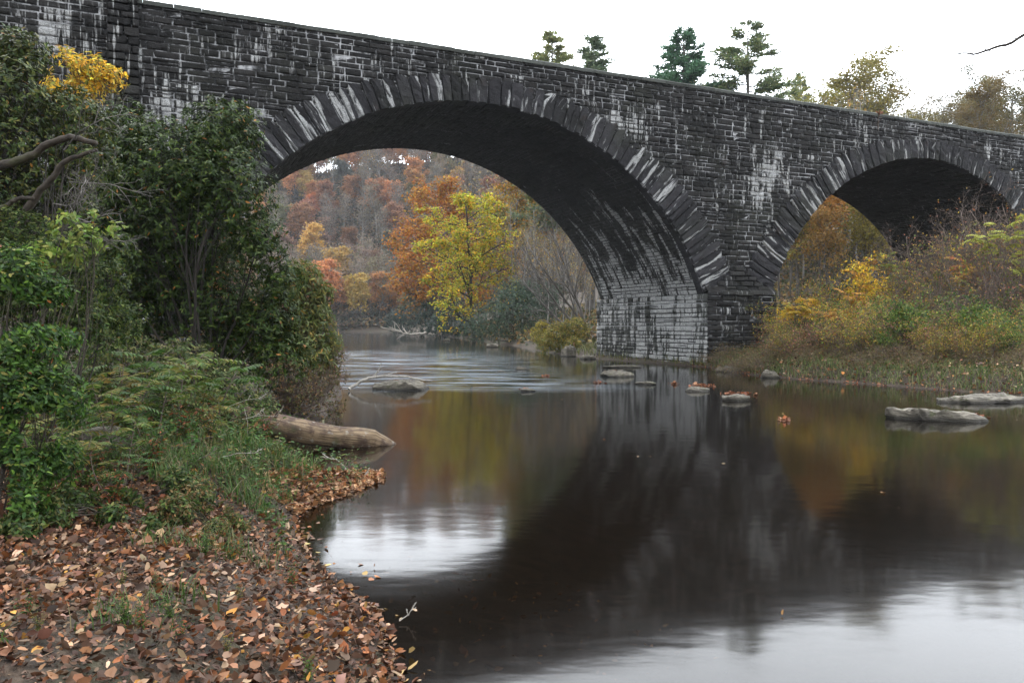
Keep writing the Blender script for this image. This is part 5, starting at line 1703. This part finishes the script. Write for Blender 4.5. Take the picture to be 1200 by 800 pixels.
wrock(20, 523, 399, 9, 2, 'tiny distant rock in the river beyond the small pale rock')
rock(30, (.7, .5, .55), ground_at(128, 8.6, .12), 'brown boulder half hidden in weeds on the left bank slope', rz=.4, name='boulder')
rock(31, (1.0, .8, .9), ground_at(907, 35.5, .5), 'grey boulder in the bushes against the right side of the pier', rz=.9, name='boulder')

# russet leaves caught on the low rocks
mb = MB()
for px, py, w_ in ((822, 452, .55), (866, 462, .6), (720, 436, .4), (919, 493, .16), (616, 456, .18), (790, 450, .2), (640, 441, .2), (700, 449, .2), (1140, 488, .3)):
    p = on_water(px, py)
    n_ = int(90 * w_ / .5)
    Q = p + rl.normal(0, 1, (n_, 3)) * np.array([w_ * .35, w_ * .35, .0]); Q[:, 2] = .012
    for o in ROCKS:         # leaves come to lie on top of whichever rock is under them
        if (o.location.x - p[0]) ** 2 + (o.location.y - p[1]) ** 2 > 4: continue
        o_m = np.array([v.co[:] for v in o.data.vertices]); mw = np.array(Matrix.LocRotScale(o.location, o.rotation_euler, None))
        wv = o_m @ mw[:3, :3].T + mw[:3, 3]; wv = wv[wv[:, 2] > .02]
        if not len(wv): continue
        for q in Q:
            dd = (wv[:, 0] - q[0]) ** 2 + (wv[:, 1] - q[1]) ** 2
            near = dd < .05 ** 2
            if near.any(): q[2] = max(q[2], wv[near, 2].max() + .005)
    litter(mb, rl, Q, .10, [(.30, .10, .04), (.36, .17, .09), (.18, .07, .035)], None, lift=.02)
tag(mb.build('leaf_litter', M['dry_leaf']), kind='stuff')

# fallen log with a broken, pointed tip
m, t, b, out_n = nm('barkless log')
g = NT(t)
uvn = g.n('ShaderNodeUVMap', uv_map='UVMap').outputs[0]
ob = g.n('ShaderNodeTexCoord').outputs['Object']
n1 = g.noise(uvn, 1.0, 6, .6, (3.0, 26.0, 1)); n2 = g.noise(ob, 3.5, 5, .6)
c = g.mix(g.rng(n1, .3, .7), (.09, .055, .03), (.32, .225, .13))
c = g.mix(g.rng(n2, .42, .58), c, g.mix(n1, (.035, .022, .016), (.13, .075, .048)))
c = g.mix(g.rng(g.noise(ob, 9.0, 4), .6, .68, 0, .8), c, (.30, .27, .22))
c = g.mix(g.rng(g.noise(ob, 2.2, 4), .55, .68, 0, .7), c, (.09, .10, .04))
g.l(c, b.inputs['Base Color']); b.inputs['Roughness'].default_value = .8
g.l(g.bump(g.math('ADD', n1, n2), .7, .03), b.inputs['Normal'])
M['log'] = m
pa, pb = at(248, 484, 11.7), at(470, 520, 12.9)
root = thing('fallen_log', 'bare fallen log with a pointed tip reaching from the left bank into the river', 'log', pa)
n = 44
t_ = np.linspace(0, 1, n)
ctr = pa[None] * (1 - t_[:, None]) + pb[None] * t_[:, None] + np.stack([0 * t_, 0 * t_, -.05 * np.sin(t_ * 3.1) + .015 * np.sin(t_ * 9)], -1)
rad = .20 - .03 * t_ + .012 * vnoise(t_ * 7, t_ * 0, 4)
rad = rad * np.where(t_ > .84, np.clip((1 - t_) / .16, 0.10, 1) ** .6, 1) * (1 + .03 * np.sin(t_ * 17))
ctr[:, 2] -= np.where(t_ > .84, (rad[0] - rad) * .55, 0)
sides = 28
ax = unit(pb - pa); s1 = unit(np.cross(ax, [0, 0, 1.0])); s2 = np.cross(s1, ax)
th_ = np.linspace(0, 2 * np.pi, sides, endpoint=False)
rr_ = rad[:, None] * (1 + .05 * fbm(t_[:, None] * 9 + 0 * th_[None], np.cos(th_)[None] * 2 + 5 + 0 * t_[:, None], 3) + .03 * np.sin(th_ * 5)[None] + .10 * vnoise(th_[None] * 2.2 + 0 * t_[:, None], t_[:, None] * 5, 9) * (t_[:, None] > .8))
V = ctr[:, None] + rr_[..., None] * (np.cos(th_)[None, :, None] * s1 + np.sin(th_)[None, :, None] * s2) - pa
i = np.arange(n - 1)[:, None] * sides + np.arange(sides)[None]; j = np.arange(n - 1)[:, None] * sides + (np.arange(sides)[None] + 1) % sides
uvl = np.stack([np.repeat(t_ * 2.9, sides), np.tile(np.abs(th_ - np.pi) * .2, n)], -1)
mb = MB(); mb.add(V.reshape(-1, 3), f4=np.stack([i, j, j + sides, i + sides], -1).reshape(-1, 4), uv=uvl)
mb.build('log_body', M['log'], root)
mb = MB()
for a, l_, f in ((.9, .09, .3), (2.2, .07, .55), (1.4, .06, .15)):
    q = ctr[int(f * n)] - pa; d_ = s1 * math.cos(a) + s2 * math.sin(a)
    tube(mb, [q + d_ * .14, q + d_ * (.2 + l_), q + d_ * (.22 + l_) + ax * .02], [.035, .022, .004], 7)
mb.build('branch_stub', M['log'], root)
mb = MB()
for k in range(9):      # torn fibres at the broken end
    a = k * .7; d_ = s1 * math.cos(a) + s2 * math.sin(a); f_ = .93 + .006 * k
    q = ctr[int(f_ * (n - 1))] - pa + d_ * .035
    tube(mb, [q - ax * .22, q, q + ax * (.06 + .05 * (k % 3)) + d_ * .012], [.03, .018, .002], 4)
mb.build('splinters', M['log'], root)


def stick(name, text, path, r0, r1, mat='dead_wood', cat='branch', side=3, seed=1):
    r = np.random.default_rng(seed)
    P = np.array(path, float)
    t_ = np.linspace(0, len(P) - 1, len(P) * 5)
    pts = np.stack([np.interp(t_, np.arange(len(P)), P[:, i]) for i in range(3)], -1)
    pts[1:-1] = (pts[:-2] + 2 * pts[1:-1] + pts[2:]) / 4
    pts += r.normal(0, r0 * .25, pts.shape)
    base = pts[0].copy()
    root = thing(name, text, cat, base)
    mb = MB(); tube(mb, pts - base, np.linspace(r0, r1, len(pts)), 8)
    mb.build('main_stem', M[mat], root)
    mb = MB()
    out, tips = [], []
    Lt = np.linalg.norm(pts[-1] - pts[0])
    for k in range(side):
        f = r.uniform(.35, .95); q = pts[int(f * (len(pts) - 1))] - base
        d_ = unit((pts[-1] - pts[0]) / Lt + r.normal(0, .5, 3) + np.array([0, 0, .3]))
        grow(r, q, d_, Lt * r.uniform(.15, .35), r1 * 1.2 + .1 * r0, 0, [(5, .15, 0, 3, .3, 35, .5), (3, .2, 0, 0, 0, 0, 0)], out, tips)
    for lev, p, rr in out: tube(mb, p, rr, 4, cap=False)
    if side: mb.build('side_twigs', M[mat], root)
    return root


Yr = on_water(463, 458)[1]
stick('fallen_branch', 'bleached bare branch lying across the mossy rock in the rapids', [at(408, 456, Yr - .1), at(425, 445, Yr), at(445, 441, Yr + .2), at(475, 441, Yr + .2), at(505, 446, Yr + .1)], .05, .02, side=2, seed=3)
Yr = on_water(480, 392)[1] * .62
stick('fallen_branch', 'pale forked dead branch lying at the water by the far bend', [at(500, 390, 100), at(482, 392, 100), at(465, 388, 99), at(446, 383, 98)], .16, .05, side=6, seed=4)
stick('twig', 'thin pale twig rising from the leafy spit beside the log', [at(407, 560, 10.0), at(405, 548, 10.0), at(395, 538, 10.0), at(376, 535, 10.0)], .012, .005, side=2, seed=5, cat='twig')
stick('twig', 'small pale stick on the tip of the leafy spit', [at(418, 563, 9.9), at(428, 557, 9.8), at(433, 548, 9.8)], .014, .007, side=1, seed=6, cat='twig')
stick('twig', 'small forked twig lying at the waterline among floating leaves', [on_water(468, 727, .02), on_water(478, 720, .04), on_water(487, 707, .12)], .004, .0015, side=4, seed=7, cat='twig')
stick('grass_stalk', 'thin pale dry stalk arching from the bank before the log', [at(292, 548, 9.2), at(290, 520, 9.2), at(290, 492, 9.2), at(286, 478, 9.2)], .004, .002, side=0, seed=8, cat='stalk')
rt = np.random.default_rng(99)
for k in range(14):
    px, py = rt.uniform(90, 320), rt.uniform(470, 620)
    Y = np.interp(py, [470, 620], [9.5, 6.8]); a_ = rt.normal(0, .6)
    p = at(px, py, Y)
    p[2] = max(p[2], gz(p[0], p[1]) + .05)
    d_ = np.array([math.cos(a_), rt.normal(0, .2), rt.uniform(-.1, .6)]) * rt.uniform(.2, .5)
    s_ = stick('twig', 'fine dry twig caught among the weeds on the left bank', [p, p + d_ * .5 + np.array([0, 0, .03]), p + d_], .004, .0015, side=3, seed=200 + k, mat='dead_wood' if k % 2 else 'twig', cat='twig')
    s_['group'] = 'dry twigs among the weeds'

# dead stalk growing on the parapet
s_ = stick('dead_stalk', 'small reddish dead stalk sticking up from the parapet above the smaller arch', [at(1029, 152, 40.9), at(1029, 142, 40.9), at(1031, 131, 40.9)], .03, .012, mat='twig', cat='plant', side=3, seed=12)
mb = MB(); q = at(1031, 134, 40.9) - np.array(s_.location)
leaves(mb, q + rt.normal(0, .05, (14, 3)), rdir(rt, 14, .5), rdir(rt, 14), .18, .09, [(.25, .1, .05)], T_LEAF); mb.build('dry_leaves', M['dry_leaf'], s_)

# overhanging twigs at the top right: a limb of a streamside tree reaching in from beyond the frame
ov = thing('overhanging_branch', 'thin dark bare branch reaching in from the upper right corner', 'branch', at(1330, 5, 7.0))
base = np.array(ov.location)
out, tips = [], []
mb = MB()
path = np.array([at(1330, 5, 7.0), at(1260, 22, 7.0), at(1215, 33, 7.0), at(1180, 52, 7.0), at(1150, 62, 7.0), at(1122, 63, 7.0)])
t_ = np.linspace(0, 5, 24); pts = np.stack([np.interp(t_, np.arange(6), path[:, i]) for i in range(3)], -1); pts += rt.normal(0, .004, pts.shape)
tube(mb, pts - base, np.linspace(.022, .006, 24), 6)
for px, py, qx, qy in ((1150, 62, 1060, 22), (1160, 60, 1118, 48), (1190, 45, 1140, 40), (1135, 63, 1128, 72), (1140, 62, 1090, 160), (1215, 33, 1130, 18), (1122, 63, 1040, 66)):
    a_, b_ = at(px, py, 7.0), at(qx, qy, 7.0 + rt.uniform(-.2, .2))
    m_ = (a_ + b_) / 2 + rt.normal(0, .04, 3)
    tt = np.linspace(0, 1, 10)[:, None]; pp_ = a_ * (1 - tt) ** 2 + 2 * m_ * tt * (1 - tt) + b_ * tt ** 2
    far_ = np.hypot(qx - px, qy - py) > 60
    tube(mb, pp_ - base, np.linspace(.003 if far_ else .005, .0012, 10), 4)
mb.build('limb', M['bark_moss'], ov)

# ------------------------------------------------------------------ haze in the valley
m = bpy.data.materials.new('haze air'); m.use_nodes = True
t = m.node_tree; t.nodes.clear()
o_ = t.nodes.new('ShaderNodeOutputMaterial'); pv = t.nodes.new('ShaderNodeVolumePrincipled')
pv.inputs['Density'].default_value = 0.00024
pv.inputs['Color'].default_value = (0.86, 0.92, 1.0, 1)
pv.inputs['Anisotropy'].default_value = 0.0
t.links.new(pv.outputs[0], o_.inputs['Volume'])
mb = MB()
x0, x1, y0, y1, z0, z1 = -660, 660, -660, 680, -3, 112
P = [(x, y, z) for z in (z0, z1) for y in (y0, y1) for x in (x0, x1)]
mb.add(P, f4=[(0, 2, 3, 1), (4, 5, 7, 6), (0, 1, 5, 4), (2, 6, 7, 3), (0, 4, 6, 2), (1, 3, 7, 5)])
tag(mb.build('haze', m, smooth=False), kind='stuff')
